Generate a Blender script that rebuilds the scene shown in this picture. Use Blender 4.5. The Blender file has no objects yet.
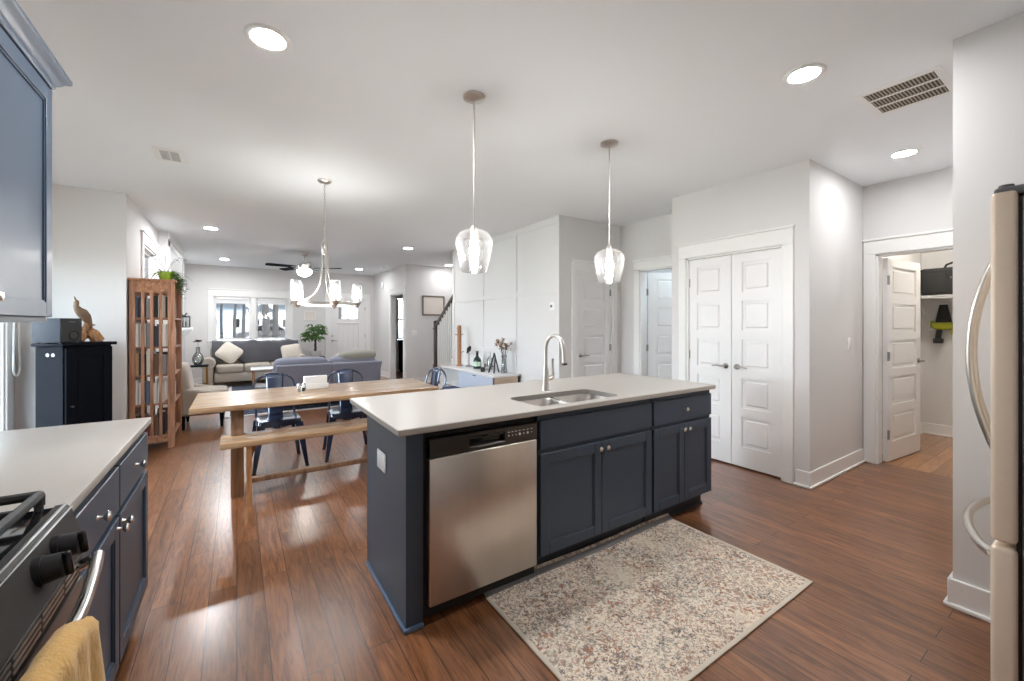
import bpy, bmesh, math, random
from mathutils import Matrix, Vector

# ------------------------------------------------------------------ camera, world, exposure
S = bpy.context.scene
COL = S.collection
PI = math.pi
cam_d = bpy.data.cameras.new('camera')
cam = bpy.data.objects.new('camera', cam_d)
COL.objects.link(cam)
cam.location = (0.0, 0.0, 1.364)
cam.rotation_euler = (PI / 2, 0.0, -math.radians(33.6))
cam_d.sensor_width = 36.0
cam_d.lens = 414.0 / 1024.0 * 36.0
cam_d.shift_y = -16.0 / 1024.0
cam_d.clip_start = 0.02
cam_d.clip_end = 300
S.camera = cam

S.view_settings.view_transform = 'Standard'
S.view_settings.look = 'None'
S.view_settings.gamma = 1.0
S.view_settings.use_curve_mapping = False
S.view_settings.exposure = 1.76
S.cycles.max_bounces = 10
S.cycles.diffuse_bounces = 7
S.cycles.glossy_bounces = 4
S.cycles.transparent_max_bounces = 16
S.cycles.sample_clamp_indirect = 6.0
S.cycles.use_denoising = True
S.cycles.caustics_reflective = False
S.cycles.caustics_refractive = False

W = bpy.data.worlds.new('sky')
S.world = W
W.use_nodes = True
sun_d = bpy.data.lights.new('sun', 'SUN')
sun_d.energy = 9.0
sun_d.angle = math.radians(2)
sun_d.color = (1, .96, .9)
sun = bpy.data.objects.new('sun', sun_d)
COL.objects.link(sun)
sun.rotation_euler = (math.radians(52), 0, math.radians(28))     # from behind the house, high
wn = W.node_tree.nodes
wl = W.node_tree.links
wn.clear()
w_out = wn.new('ShaderNodeOutputWorld')
w_bg = wn.new('ShaderNodeBackground')
w_tc = wn.new('ShaderNodeTexCoord')
w_sep = wn.new('ShaderNodeSeparateXYZ')
w_ramp = wn.new('ShaderNodeValToRGB')
w_ramp.color_ramp.elements[0].position = 0.0
w_ramp.color_ramp.elements[0].color = (0.82, 0.91, 1.0, 1)
w_ramp.color_ramp.elements[1].position = 0.6
w_ramp.color_ramp.elements[1].color = (0.62, 0.80, 1.0, 1)
wl.new(w_tc.outputs['Generated'], w_sep.inputs[0])
wl.new(w_sep.outputs['Z'], w_ramp.inputs[0])
wl.new(w_ramp.outputs[0], w_bg.inputs['Color'])
w_bg.inputs['Strength'].default_value = 9.5
wl.new(w_bg.outputs[0], w_out.inputs[0])

CAN_STRENGTH = 210.0      # the recessed lamps
BULB_STRENGTH = 110.0     # pendants and chandelier


# ------------------------------------------------------------------ helpers
def T(x, y, z):
    return Matrix.Translation((x, y, z))


def RZ(a):
    return Matrix.Rotation(a, 4, 'Z')


class MB:
    """collects shapes, then links them as one mesh object"""

    def __init__(self, M=None):
        self.bm = bmesh.new()
        self.M = M if M is not None else Matrix.Identity(4)

    def add(self, verts, faces):
        vs = [self.bm.verts.new(self.M @ Vector(v)) for v in verts]
        for f in faces:
            try:
                self.bm.faces.new([vs[i] for i in f])
            except ValueError:
                pass
        return self

    def merge(self, t):
        idx = {}
        for v in t.verts:
            idx[v] = self.bm.verts.new(self.M @ v.co)
        for f in t.faces:
            try:
                self.bm.faces.new([idx[v] for v in f.verts])
            except ValueError:
                pass
        t.free()
        return self

    def box(self, x0, x1, y0, y1, z0, z1, b=0.0, seg=2, M=None):
        t = bmesh.new()
        x0, x1 = min(x0, x1), max(x0, x1)
        y0, y1 = min(y0, y1), max(y0, y1)
        z0, z1 = min(z0, z1), max(z0, z1)
        v = [t.verts.new(p) for p in ((x0, y0, z0), (x1, y0, z0), (x1, y1, z0), (x0, y1, z0),
                                      (x0, y0, z1), (x1, y0, z1), (x1, y1, z1), (x0, y1, z1))]
        for f in ((3, 2, 1, 0), (4, 5, 6, 7), (0, 1, 5, 4), (1, 2, 6, 5), (2, 3, 7, 6), (3, 0, 4, 7)):
            t.faces.new([v[i] for i in f])
        if b > 0:
            b = min(b, (x1 - x0) * .49, (y1 - y0) * .49, (z1 - z0) * .49)
            bmesh.ops.bevel(t, geom=list(t.edges), offset=b, segments=seg, profile=0.5, affect='EDGES')
        if M is not None:
            bmesh.ops.transform(t, matrix=M, verts=t.verts)
        return self.merge(t)

    def tube(self, pts, r, seg=8, closed=False, caps=True, flat=1.0):
        pts = [Vector(p) for p in pts]
        n = len(pts)
        rs = r if isinstance(r, (list, tuple)) else [r] * n
        verts, faces = [], []
        up = None
        for i, p in enumerate(pts):
            if closed:
                d = pts[(i + 1) % n] - pts[i - 1]
            else:
                d = pts[min(i + 1, n - 1)] - pts[max(i - 1, 0)]
            d.normalize()
            if up is None:
                up = Vector((0, 0, 1)) if abs(d.z) < .9 else Vector((1, 0, 0))
            a = d.cross(up)
            if a.length < 1e-6:
                a = d.cross(Vector((0, 1, 0)))
            a.normalize()
            b = a.cross(d)
            b.normalize()
            up = b
            for k in range(seg):
                th = 2 * PI * k / seg
                verts.append(p + a * math.cos(th) * rs[i] + b * math.sin(th) * rs[i] * flat)
        m = n if closed else n - 1
        for i in range(m):
            j = (i + 1) % n
            for k in range(seg):
                l = (k + 1) % seg
                faces.append((i * seg + k, i * seg + l, j * seg + l, j * seg + k))
        if caps and not closed:
            faces.append(tuple(range(seg - 1, -1, -1)))
            faces.append(tuple((n - 1) * seg + k for k in range(seg)))
        return self.add(verts, faces)

    def lathe(self, prof, c=(0, 0, 0), seg=24, axis='z'):
        verts, faces, rings = [], [], []
        for (r, z) in prof:
            if r < 1e-6:
                rings.append([len(verts)])
                verts.append(self._ax(0, 0, z, axis, c))
            else:
                rings.append(list(range(len(verts), len(verts) + seg)))
                for k in range(seg):
                    th = 2 * PI * k / seg
                    verts.append(self._ax(r * math.cos(th), r * math.sin(th), z, axis, c))
        for a, b in zip(rings, rings[1:]):
            for k in range(seg):
                l = (k + 1) % seg
                if len(a) == 1 and len(b) == 1:
                    continue
                if len(a) == 1:
                    faces.append((a[0], b[l], b[k]))
                elif len(b) == 1:
                    faces.append((a[k], a[l], b[0]))
                else:
                    faces.append((a[k], a[l], b[l], b[k]))
        return self.add(verts, faces)

    @staticmethod
    def _ax(x, y, z, axis, c):
        if axis == 'x':
            return (c[0] + z, c[1] + x, c[2] + y)
        if axis == 'y':
            return (c[0] + x, c[1] + z, c[2] + y)
        return (c[0] + x, c[1] + y, c[2] + z)

    def cyl(self, c, r, h, seg=20, axis='z', r2=None):
        r2 = r if r2 is None else r2
        return self.lathe([(0, 0), (r, 0), (r2, h), (0, h)], c, seg, axis)

    def prism(self, poly, axis, a0, a1):
        n = len(poly)

        def P(u, v, a):
            return (a, u, v) if axis == 'x' else (u, a, v) if axis == 'y' else (u, v, a)
        verts = [P(u, v, a0) for u, v in poly] + [P(u, v, a1) for u, v in poly]
        faces = [tuple(range(n - 1, -1, -1)), tuple(range(n, 2 * n))]
        for i in range(n):
            j = (i + 1) % n
            faces.append((i, j, n + j, n + i))
        return self.add(verts, faces)

    def grid(self, fn, nu, nv):
        verts = [fn(i / nu, j / nv) for i in range(nu + 1) for j in range(nv + 1)]
        faces = []
        for i in range(nu):
            for j in range(nv):
                a = i * (nv + 1) + j
                faces.append((a, a + 1, a + nv + 2, a + nv + 1))
        return self.add(verts, faces)

    def puff(self, c, size, n=4.0, sub=6, pinch=0.0, M=None):
        """soft cushion: superellipsoid; pinch thins it towards the rim (thin axis = y)"""
        t = bmesh.new()
        bmesh.ops.create_cube(t, size=2.0)
        bmesh.ops.subdivide_edges(t, edges=list(t.edges), cuts=sub, use_grid_fill=True)
        for v in t.verts:
            x, y, z = v.co
            k = (abs(x) ** n + abs(y) ** n + abs(z) ** n) ** (1 / n)
            x, y, z = x / k, y / k, z / k
            if pinch:
                m = max(abs(x), abs(z))
                y *= 1 - pinch * m ** 2.5
                q = 1 + .06 * (abs(x * z)) ** 2
                x *= q
                z *= q
            v.co = (x * size[0] / 2, y * size[1] / 2, z * size[2] / 2)
        if M is not None:
            bmesh.ops.transform(t, matrix=M, verts=t.verts)
        bmesh.ops.translate(t, vec=Vector(c), verts=t.verts)
        return self.merge(t)

    def build(self, name, mat, parent=None, ang=40, loc=None):
        bmesh.ops.recalc_face_normals(self.bm, faces=self.bm.faces)
        me = bpy.data.meshes.new(name)
        self.bm.to_mesh(me)
        self.bm.free()
        if ang:
            me.polygons.foreach_set('use_smooth', [True] * len(me.polygons))
            me.set_sharp_from_angle(angle=math.radians(ang))
        me.materials.append(mat)
        o = bpy.data.objects.new(name, me)
        COL.objects.link(o)
        if parent is not None:
            o.parent = parent
        if loc is not None:
            o.location = loc
        return o


def tag(o, label, cat, group=None, kind=None):
    o['label'] = label
    o['category'] = cat
    if group:
        o['group'] = group
    if kind:
        o['kind'] = kind
    return o


def thing(name, label, cat, loc=(0, 0, 0), rz=0.0, group=None, kind=None):
    o = bpy.data.objects.new(name, None)
    o.empty_display_size = .1
    COL.objects.link(o)
    o.location = loc
    o.rotation_euler = (0, 0, rz)
    return tag(o, label, cat, group, kind)


def at(t):
    """matrix that turns world coordinates into the coordinates of an unrotated thing"""
    l = t.location
    return T(-l.x, -l.y, -l.z)


def struct(o, label, cat):
    return tag(o, label, cat, None, 'structure')


def copy_tree(o, parent=None):
    c = o.copy()
    COL.objects.link(c)
    if parent is not None:
        c.parent = parent
    for ch in list(o.children):
        copy_tree(ch, c)
    return c


def dup(root, loc, rz, label, group=None):
    c = copy_tree(root)
    c.location = loc
    c.rotation_euler = (0, 0, rz)
    c['label'] = label
    if group:
        c['group'] = group
    return c


# ------------------------------------------------------------------ materials
def _nt(name):
    m = bpy.data.materials.new(name)
    m.use_nodes = True
    nt = m.node_tree
    b = nt.nodes['Principled BSDF']
    return m, nt, b


def srgb(r, g, b):
    f = lambda c: (c / 255 / 12.92) if c / 255 <= .04045 else ((c / 255 + .055) / 1.055) ** 2.4
    return (f(r), f(g), f(b))


def mat(name, col, rough=.5, metal=0.0, var=.05, scale=6.0, stretch=(1, 1, 1), bump=0.0, bscale=80.0,
        coat=0.0, rvar=0.0, sheen=0.0, spec=None):
    m, nt, b = _nt(name)
    N, L = nt.nodes, nt.links
    tc = N.new('ShaderNodeTexCoord')
    mp = N.new('ShaderNodeMapping')
    mp.inputs['Scale'].default_value = stretch
    L.new(tc.outputs['Object'], mp.inputs[0])
    no = N.new('ShaderNodeTexNoise')
    no.inputs['Scale'].default_value = scale
    no.inputs['Detail'].default_value = 4
    L.new(mp.outputs[0], no.inputs['Vector'])
    mx = N.new('ShaderNodeMix')
    mx.data_type = 'RGBA'
    mx.inputs['A'].default_value = tuple(c * (1 - var) for c in col) + (1,)
    mx.inputs['B'].default_value = tuple(min(1, c * (1 + var)) for c in col) + (1,)
    L.new(no.outputs[0], mx.inputs['Factor'])
    L.new(mx.outputs['Result'], b.inputs['Base Color'])
    b.inputs['Roughness'].default_value = rough
    b.inputs['Metallic'].default_value = metal
    b.inputs['Coat Weight'].default_value = coat
    b.inputs['Coat Roughness'].default_value = .12
    if spec is not None:
        b.inputs['Specular IOR Level'].default_value = spec
    if sheen:
        b.inputs['Sheen Weight'].default_value = sheen
    if rvar:
        mr = N.new('ShaderNodeMapRange')
        mr.inputs['To Min'].default_value = rough - rvar
        mr.inputs['To Max'].default_value = rough + rvar
        L.new(no.outputs[0], mr.inputs['Value'])
        L.new(mr.outputs[0], b.inputs['Roughness'])
    if bump:
        n2 = N.new('ShaderNodeTexNoise')
        n2.inputs['Scale'].default_value = bscale
        n2.inputs['Detail'].default_value = 3
        L.new(mp.outputs[0], n2.inputs['Vector'])
        bp = N.new('ShaderNodeBump')
        bp.inputs['Strength'].default_value = bump
        bp.inputs['Distance'].default_value = .01
        L.new(n2.outputs[0], bp.inputs['Height'])
        L.new(bp.outputs[0], b.inputs['Normal'])
    return m


def emit(name, col, strength):
    m, nt, b = _nt(name)
    b.inputs['Base Color'].default_value = (.9, .9, .88, 1)
    b.inputs['Emission Color'].default_value = tuple(col) + (1,)
    b.inputs['Emission Strength'].default_value = strength
    return m


def glass(name, tint=(1, 1, 1), body=0.0, rim=0.5, rough=.02):
    """thin clear glass: see-through, reflecting more towards grazing angles"""
    m, nt, b = _nt(name)
    N, L = nt.nodes, nt.links
    N.remove(b)
    out = N['Material Output']
    tr = N.new('ShaderNodeBsdfTransparent')
    tr.inputs[0].default_value = tuple(tint) + (1,)
    gl = N.new('ShaderNodeBsdfGlossy')
    gl.inputs['Roughness'].default_value = rough
    lw = N.new('ShaderNodeLayerWeight')
    lw.inputs['Blend'].default_value = rim
    mr = N.new('ShaderNodeMapRange')
    mr.inputs['To Min'].default_value = .04
    mr.inputs['To Max'].default_value = .75
    L.new(lw.outputs['Fresnel'], mr.inputs['Value'])
    mx = N.new('ShaderNodeMixShader')
    L.new(mr.outputs[0], mx.inputs[0])
    L.new(tr.outputs[0], mx.inputs[1])
    L.new(gl.outputs[0], mx.inputs[2])
    last = mx
    if body:
        tl = N.new('ShaderNodeBsdfTranslucent')
        tl.inputs[0].default_value = (.95, .95, .95, 1)
        m2 = N.new('ShaderNodeMixShader')
        ml = N.new('ShaderNodeMapRange')
        ml.inputs['To Min'].default_value = body
        ml.inputs['To Max'].default_value = min(1, body * 4)
        l2 = N.new('ShaderNodeLayerWeight')
        L.new(l2.outputs['Facing'], ml.inputs['Value'])
        L.new(ml.outputs[0], m2.inputs[0])
        L.new(mx.outputs[0], m2.inputs[1])
        L.new(tl.outputs[0], m2.inputs[2])
        last = m2
    L.new(last.outputs[0], out.inputs['Surface'])
    return m


def wood(name, c1, c2, axis='x', scale=3.0, rough=.45, bump=.05, coat=0.0, stretch=14.0, knots=False):
    m, nt, b = _nt(name)
    N, L = nt.nodes, nt.links
    tc = N.new('ShaderNodeTexCoord')
    mp = N.new('ShaderNodeMapping')
    mp.inputs['Scale'].default_value = {'x': (1, stretch, stretch), 'y': (stretch, 1, stretch), 'z': (stretch, stretch, 1)}[axis]
    L.new(tc.outputs['Object'], mp.inputs[0])
    no = N.new('ShaderNodeTexNoise')
    no.inputs['Scale'].default_value = scale
    no.inputs['Detail'].default_value = 6
    no.inputs['Distortion'].default_value = .8
    L.new(mp.outputs[0], no.inputs['Vector'])
    rp = N.new('ShaderNodeValToRGB')
    rp.color_ramp.elements[0].position = .33
    rp.color_ramp.elements[0].color = tuple(c1) + (1,)
    rp.color_ramp.elements[1].position = .68
    rp.color_ramp.elements[1].color = tuple(c2) + (1,)
    L.new(no.outputs[0], rp.inputs[0])
    last = rp.outputs[0]
    if knots:
        n3 = N.new('ShaderNodeTexNoise')
        n3.inputs['Scale'].default_value = 3.2
        L.new(tc.outputs['Object'], n3.inputs['Vector'])
        r3 = N.new('ShaderNodeValToRGB')
        r3.color_ramp.elements[0].position = .66
        r3.color_ramp.elements[0].color = (1, 1, 1, 1)
        r3.color_ramp.elements[1].position = .78
        r3.color_ramp.elements[1].color = (.35, .22, .14, 1)
        L.new(n3.outputs[0], r3.inputs[0])
        mm = N.new('ShaderNodeMix')
        mm.data_type = 'RGBA'
        mm.blend_type = 'MULTIPLY'
        mm.inputs['Factor'].default_value = 1
        L.new(last, mm.inputs['A'])
        L.new(r3.outputs[0], mm.inputs['B'])
        last = mm.outputs['Result']
    L.new(last, b.inputs['Base Color'])
    b.inputs['Roughness'].default_value = rough
    b.inputs['Coat Weight'].default_value = coat
    if bump:
        bp = N.new('ShaderNodeBump')
        bp.inputs['Strength'].default_value = bump
        bp.inputs['Distance'].default_value = .01
        L.new(no.outputs[0], bp.inputs['Height'])
        L.new(bp.outputs[0], b.inputs['Normal'])
    return m


def plank_floor(name, dark, light, rot, rough, pw=.115, plen=1.3):
    m, nt, b = _nt(name)
    N, L = nt.nodes, nt.links
    tc = N.new('ShaderNodeTexCoord')
    mp = N.new('ShaderNodeMapping')
    mp.inputs['Rotation'].default_value = (0, 0, rot)
    L.new(tc.outputs['Object'], mp.inputs[0])
    br = N.new('ShaderNodeTexBrick')
    br.offset = .37
    br.offset_frequency = 2
    br.inputs['Color1'].default_value = (0, 0, 0, 1)
    br.inputs['Color2'].default_value = (1, 1, 1, 1)
    br.inputs['Mortar'].default_value = (0, 0, 0, 1)
    br.inputs['Scale'].default_value = 1
    br.inputs['Mortar Size'].default_value = .0022
    br.inputs['Mortar Smooth'].default_value = .3
    br.inputs['Brick Width'].default_value = plen
    br.inputs['Row Height'].default_value = pw
    L.new(mp.outputs[0], br.inputs['Vector'])
    # grain runs along the boards, shifted from board to board
    ad = N.new('ShaderNodeVectorMath')
    ad.operation = 'MULTIPLY_ADD'
    ad.inputs[1].default_value = (1, 1, 1)
    sc = N.new('ShaderNodeVectorMath')
    sc.operation = 'SCALE'
    sc.inputs['Scale'].default_value = 7.0
    L.new(br.outputs['Color'], sc.inputs[0])
    L.new(mp.outputs[0], ad.inputs[0])
    L.new(sc.outputs[0], ad.inputs[2])
    b.inputs['Coat Weight'].default_value = .55
    b.inputs['Coat Roughness'].default_value = .22
    m2 = N.new('ShaderNodeMapping')
    m2.inputs['Scale'].default_value = (1.3, 13, 1)
    L.new(ad.outputs[0], m2.inputs[0])
    no = N.new('ShaderNodeTexNoise')
    no.inputs['Scale'].default_value = 2.6
    no.inputs['Detail'].default_value = 7
    no.inputs['Roughness'].default_value = .62
    no.inputs['Distortion'].default_value = 1.6
    L.new(m2.outputs[0], no.inputs['Vector'])
    rp = N.new('ShaderNodeValToRGB')
    rp.color_ramp.elements[0].position = .3
    rp.color_ramp.elements[0].color = tuple(dark) + (1,)
    rp.color_ramp.elements[1].position = .72
    rp.color_ramp.elements[1].color = tuple(light) + (1,)
    L.new(no.outputs[0], rp.inputs[0])
    # board to board tone
    mr = N.new('ShaderNodeMapRange')
    mr.inputs['To Min'].default_value = .78
    mr.inputs['To Max'].default_value = 1.18
    L.new(br.outputs['Color'], mr.inputs['Value'])
    mu = N.new('ShaderNodeVectorMath')
    mu.operation = 'SCALE'
    L.new(rp.outputs[0], mu.inputs[0])
    L.new(mr.outputs[0], mu.inputs['Scale'])
    jx = N.new('ShaderNodeMix')
    jx.data_type = 'RGBA'
    L.new(br.outputs['Fac'], jx.inputs['Factor'])
    L.new(mu.outputs[0], jx.inputs['A'])
    jx.inputs['B'].default_value = tuple(c * .35 for c in dark) + (1,)
    L.new(jx.outputs['Result'], b.inputs['Base Color'])
    rr = N.new('ShaderNodeMapRange')
    rr.inputs['To Min'].default_value = rough - .07
    rr.inputs['To Max'].default_value = rough + .1
    L.new(no.outputs[0], rr.inputs['Value'])
    L.new(rr.outputs[0], b.inputs['Roughness'])
    bp = N.new('ShaderNodeBump')
    bp.inputs['Strength'].default_value = .12
    bp.inputs['Distance'].default_value = .004
    L.new(no.outputs[0], bp.inputs['Height'])
    bp2 = N.new('ShaderNodeBump')
    bp2.invert = True
    bp2.inputs['Strength'].default_value = .5
    bp2.inputs['Distance'].default_value = .003
    L.new(br.outputs['Fac'], bp2.inputs['Height'])
    L.new(bp.outputs[0], bp2.inputs['Normal'])
    L.new(bp2.outputs[0], b.inputs['Normal'])
    return m


def rug_mat(name, base, marks, cell=55.0, warp=.35):
    """faded oriental rug: flecks of a few colours over a pale ground, thinning out in worn patches"""
    m, nt, b = _nt(name)
    N, L = nt.nodes, nt.links
    tc = N.new('ShaderNodeTexCoord')
    src = tc.outputs['Object']
    last = None
    prev = tuple(base) + (1,)
    for i, (col, sc, lo, hi, amt) in enumerate(marks):
        n = N.new('ShaderNodeTexNoise')
        n.inputs['Scale'].default_value = sc
        n.inputs['Detail'].default_value = 3
        n.inputs['Distortion'].default_value = 1.2
        mp = N.new('ShaderNodeMapping')
        mp.inputs['Location'].default_value = (3.1 * i, 1.7 * i, i)
        L.new(src, mp.inputs[0])
        L.new(mp.outputs[0], n.inputs['Vector'])
        mr = N.new('ShaderNodeMapRange')
        mr.inputs['From Min'].default_value = lo
        mr.inputs['From Max'].default_value = hi
        mr.inputs['To Max'].default_value = amt
        L.new(n.outputs[0], mr.inputs['Value'])
        w = N.new('ShaderNodeTexNoise')
        w.inputs['Scale'].default_value = 4.0
        L.new(mp.outputs[0], w.inputs['Vector'])
        wr = N.new('ShaderNodeMapRange')
        wr.inputs['From Min'].default_value = .36
        wr.inputs['From Max'].default_value = .56
        L.new(w.outputs[0], wr.inputs['Value'])
        mu = N.new('ShaderNodeMath')
        mu.operation = 'MULTIPLY'
        L.new(mr.outputs[0], mu.inputs[0])
        L.new(wr.outputs[0], mu.inputs[1])
        mx = N.new('ShaderNodeMix')
        mx.data_type = 'RGBA'
        L.new(mu.outputs[0], mx.inputs['Factor'])
        if last is None:
            mx.inputs['A'].default_value = prev
        else:
            L.new(last, mx.inputs['A'])
        mx.inputs['B'].default_value = tuple(col) + (1,)
        last = mx.outputs['Result']
    L.new(last, b.inputs['Base Color'])
    b.inputs['Roughness'].default_value = .95
    b.inputs['Specular IOR Level'].default_value = .1
    n = N.new('ShaderNodeTexNoise')
    n.inputs['Scale'].default_value = 10.0
    L.new(src, n.inputs['Vector'])
    bp = N.new('ShaderNodeBump')
    bp.inputs['Strength'].default_value = .35
    bp.inputs['Distance'].default_value = .004
    L.new(n.outputs[0], bp.inputs['Height'])
    L.new(bp.outputs[0], b.inputs['Normal'])
    return m


M = {}
M['wall'] = mat('wall_paint', (.70, .69, .68), .75, var=.012, scale=2, bump=.03, bscale=160)
M['ceil'] = mat('ceiling_paint', (.855, .88, .90), .85, var=.012, scale=2, bump=.03, bscale=120)
M['trim'] = mat('white_trim', (.82, .815, .80), .4, var=.01, scale=3)
M['door'] = mat('white_door', (.80, .795, .785), .42, var=.01, scale=3)
M['panelwall'] = mat('white_panelling', (.70, .695, .685), .5, var=.01, scale=3)
M['floor'] = plank_floor('walnut_boards', srgb(86, 50, 28), srgb(158, 104, 66), PI / 2, .3)
M['litfloor'] = plank_floor('lit_closet_boards', srgb(132, 88, 54), srgb(192, 142, 98), 0, .35)  # same boards as the main floor, lamplight put into a lighter colour
M['navy'] = mat('navy_cabinet_paint', srgb(58, 71, 87), .42, var=.05, scale=3, coat=.05)
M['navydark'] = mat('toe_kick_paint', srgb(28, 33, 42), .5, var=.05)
M['gap'] = mat('dishwasher_body_black', (.006, .006, .007), .6)  # black sides of the dishwasher body
M['quartz'] = mat('cream_quartz', (.42, .394, .36), .3, var=.03, scale=90, spec=.35)
M['steel'] = mat('brushed_steel', (.70, .65, .60), .30, 1.0, var=.05, scale=3, stretch=(9, 9, .2), rvar=.06)
M['fridgeside'] = mat('tan_metal_edge', (.80, .67, .53), .42, .15, var=.05, scale=40, stretch=(1, 1, 8))
M['steelside'] = mat('steel_edge', (.66, .63, .60), .36, 1.0, var=.06, scale=40, stretch=(1, 1, 8))
M['darksteel'] = mat('black_stainless', (.10, .095, .09), .28, 1.0, var=.06, scale=20)
M['nickel'] = mat('satin_nickel', (.62, .59, .55), .28, 1.0, var=.04, scale=20)
M['doornickel'] = mat('aged_nickel', (.34, .325, .31), .32, 1.0, var=.05, scale=20)
M['chrome'] = mat('polished_nickel', (.72, .71, .69), .14, 1.0, var=.02)
M['black'] = mat('black_plastic', (.012, .012, .013), .35, var=.1)
M['castiron'] = mat('cast_iron', (.03, .03, .03), .55, var=.2, scale=40, bump=.1)
M['blackgloss'] = mat('black_glass', (.008, .008, .009), .06, var=.05)
M['rubber'] = mat('grey_rubber', (.12, .12, .125), .6)
M['greysteel'] = mat('fridge_side_grey', (.19, .185, .18), .45, .6)
M['white'] = mat('white_plastic', (.84, .84, .83), .4, var=.01)
M['glow'] = emit('lit_lens', (.96, .975, 1), CAN_STRENGTH)
M['pendbulb'] = emit('lit_pendant_bulb', (1, .975, .94), 75.0)
M['nearwall'] = emit('lit_wall_side_lens', (.97, .98, 1), 95.0)
M['halllens'] = emit('lit_hall_lens', (.99, .99, 1), 55.0)
M['passlens'] = emit('lit_soft_lens', (.97, .98, 1), 125.0)
M['stairlens'] = emit('lit_stair_lens', (.99, .99, 1), 45.0)
M['farlens'] = emit('lit_living_room_lens', (.96, .975, 1), 225.0)
M['bulb'] = emit('lit_bulb', (1, .975, .94), BULB_STRENGTH)
M['fanbowl'] = emit('lit_fan_bowl', (1, .97, .93), 20.0)
M['pane'] = glass('dimming_window_glass', tint=(.38, .38, .38))  # grey tint put in the glass to dim the bright outdoors
M['clearpane'] = glass('clear_window_glass', tint=(.96, .97, .97))
M['sleeve'] = glass('seeded_sleeve_glass', body=.004, rim=.5)
M['shade'] = glass('clear_shade_glass', body=.010, rim=.5)
M['clear'] = glass('clear_vase_glass', tint=(.93, .95, .95), rim=.5)
M['pine'] = wood('honey_pine', srgb(158, 122, 88), srgb(206, 174, 138), 'x', 2.2, .3, 0, coat=.4, knots=True)
M['pinedull'] = wood('weathered_pine', srgb(112, 84, 64), srgb(158, 124, 96), 'z', 2.4, .5, .06)
M['pinez'] = wood('honey_pine_post', srgb(160, 112, 68), srgb(204, 156, 106), 'z', 2.4, .4, .05)
M['oak'] = wood('red_oak', srgb(118, 78, 54), srgb(182, 134, 104), 'z', 2.6, .42, .06)
M['oakx'] = wood('red_oak_shelf', srgb(118, 76, 50), srgb(176, 126, 92), 'y', 2.6, .42, .06)
M['gun'] = mat('gunmetal_enamel', srgb(46, 58, 82), .2, .25, var=.08, coat=.9)
M['rug'] = rug_mat('faded_rug', srgb(232, 219, 200), [
    (srgb(140, 132, 124), 44, .48, .56, .75), (srgb(158, 96, 70), 40, .55, .61, .8),
    (srgb(96, 100, 106), 58, .53, .60, .8), (srgb(232, 222, 206), 30, .55, .63, .8),
    (srgb(170, 118, 88), 70, .54, .60, .7), (srgb(84, 78, 76), 76, .57, .63, .8)])
M['rugedge'] = mat('rug_binding', srgb(210, 198, 182), .95, var=.1, scale=120, bump=.3, bscale=200)
M['ruggrey'] = mat('rug_backing', srgb(128, 126, 128), .95, var=.12, scale=120)
M['rugdark'] = rug_mat('slate_rug', srgb(64, 70, 84), [
    (srgb(112, 122, 138), 14, .5, .6, .8), (srgb(40, 44, 56), 20, .55, .64, .8), (srgb(170, 172, 176), 24, .6, .66, .6)])
M['rugcream'] = mat('rug_cream_border', srgb(206, 206, 206), .95, var=.06, scale=60)
M['sofa'] = mat('oatmeal_linen', srgb(176, 168, 156), .9, var=.08, scale=60, bump=.2, bscale=200, sheen=.2)
M['rangepanel'] = mat('range_panel_dark', (.035, .032, .03), .55, 0.0, var=.06, scale=20, spec=.25)
M['armc'] = mat('beige_tweed', srgb(160, 150, 138), .9, var=.16, scale=90, bump=.25, bscale=220, sheen=.2)
M['love'] = mat('blue_grey_tweed', srgb(126, 129, 144), .92, var=.22, scale=70, bump=.25, bscale=200, sheen=.2)
M['throw'] = mat('charcoal_throw', srgb(82, 82, 88), .95, var=.2, scale=40, bump=.4, bscale=120, sheen=.3)
M['cush'] = mat('cream_cushion', srgb(214, 206, 194), .9, var=.12, scale=26, bump=.2, bscale=120)
M['cushgrey'] = mat('sage_cushion', srgb(150, 150, 140), .9, var=.14, scale=30, bump=.2, bscale=120)
M['leaf'] = mat('green_leaf', srgb(70, 108, 46), .45, var=.3, scale=14)
M['leafdark'] = mat('dark_green_leaf', srgb(52, 82, 44), .45, var=.3, scale=14)
M['bark'] = mat('bark', srgb(76, 72, 70), .85, var=.25, scale=12, stretch=(3, 3, .6), bump=.3, bscale=20)
M['greenpot'] = mat('green_glazed_pot', srgb(158, 190, 62), .25, var=.1, coat=.4)
M['whitepot'] = mat('white_ceramic', srgb(226, 224, 220), .25, var=.02, coat=.3)
M['blackwood'] = mat('black_painted_wood', srgb(15, 18, 25), .6, var=.12, scale=10, spec=.04)
M['drift'] = wood('driftwood', srgb(96, 60, 34), srgb(196, 146, 96), 'z', 7, .5, .2, stretch=4)
M['ash'] = mat('weathered_bird', srgb(120, 98, 78), .6, var=.25, scale=30, bump=.2)
M['whitefurn'] = mat('white_lacquer', srgb(226, 226, 226), .25, var=.01, coat=.2)
M['bluegrey'] = mat('pale_blue_lacquer', srgb(186, 193, 208), .3, var=.02, coat=.2)
M['beigewood'] = wood('pale_beech', srgb(184, 164, 144), srgb(206, 188, 168), 'x', 2, .4, .02)
M['bottle'] = mat('dark_green_bottle', (.008, .028, .022), .08, var=.1, coat=.5)
M['amber'] = mat('peg_stand_wood', srgb(164, 116, 80), .45, var=.2, scale=20)
M['dried'] = mat('dried_flowers', srgb(172, 138, 112), .9, var=.4, scale=60)
M['gold'] = mat('brass', srgb(178, 142, 76), .3, .9, var=.1)
M['towel'] = mat('mustard_towel', srgb(202, 160, 92), .9, var=.14, scale=24, stretch=(1, 1, .35), bump=.35, bscale=140, sheen=.25)
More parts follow.
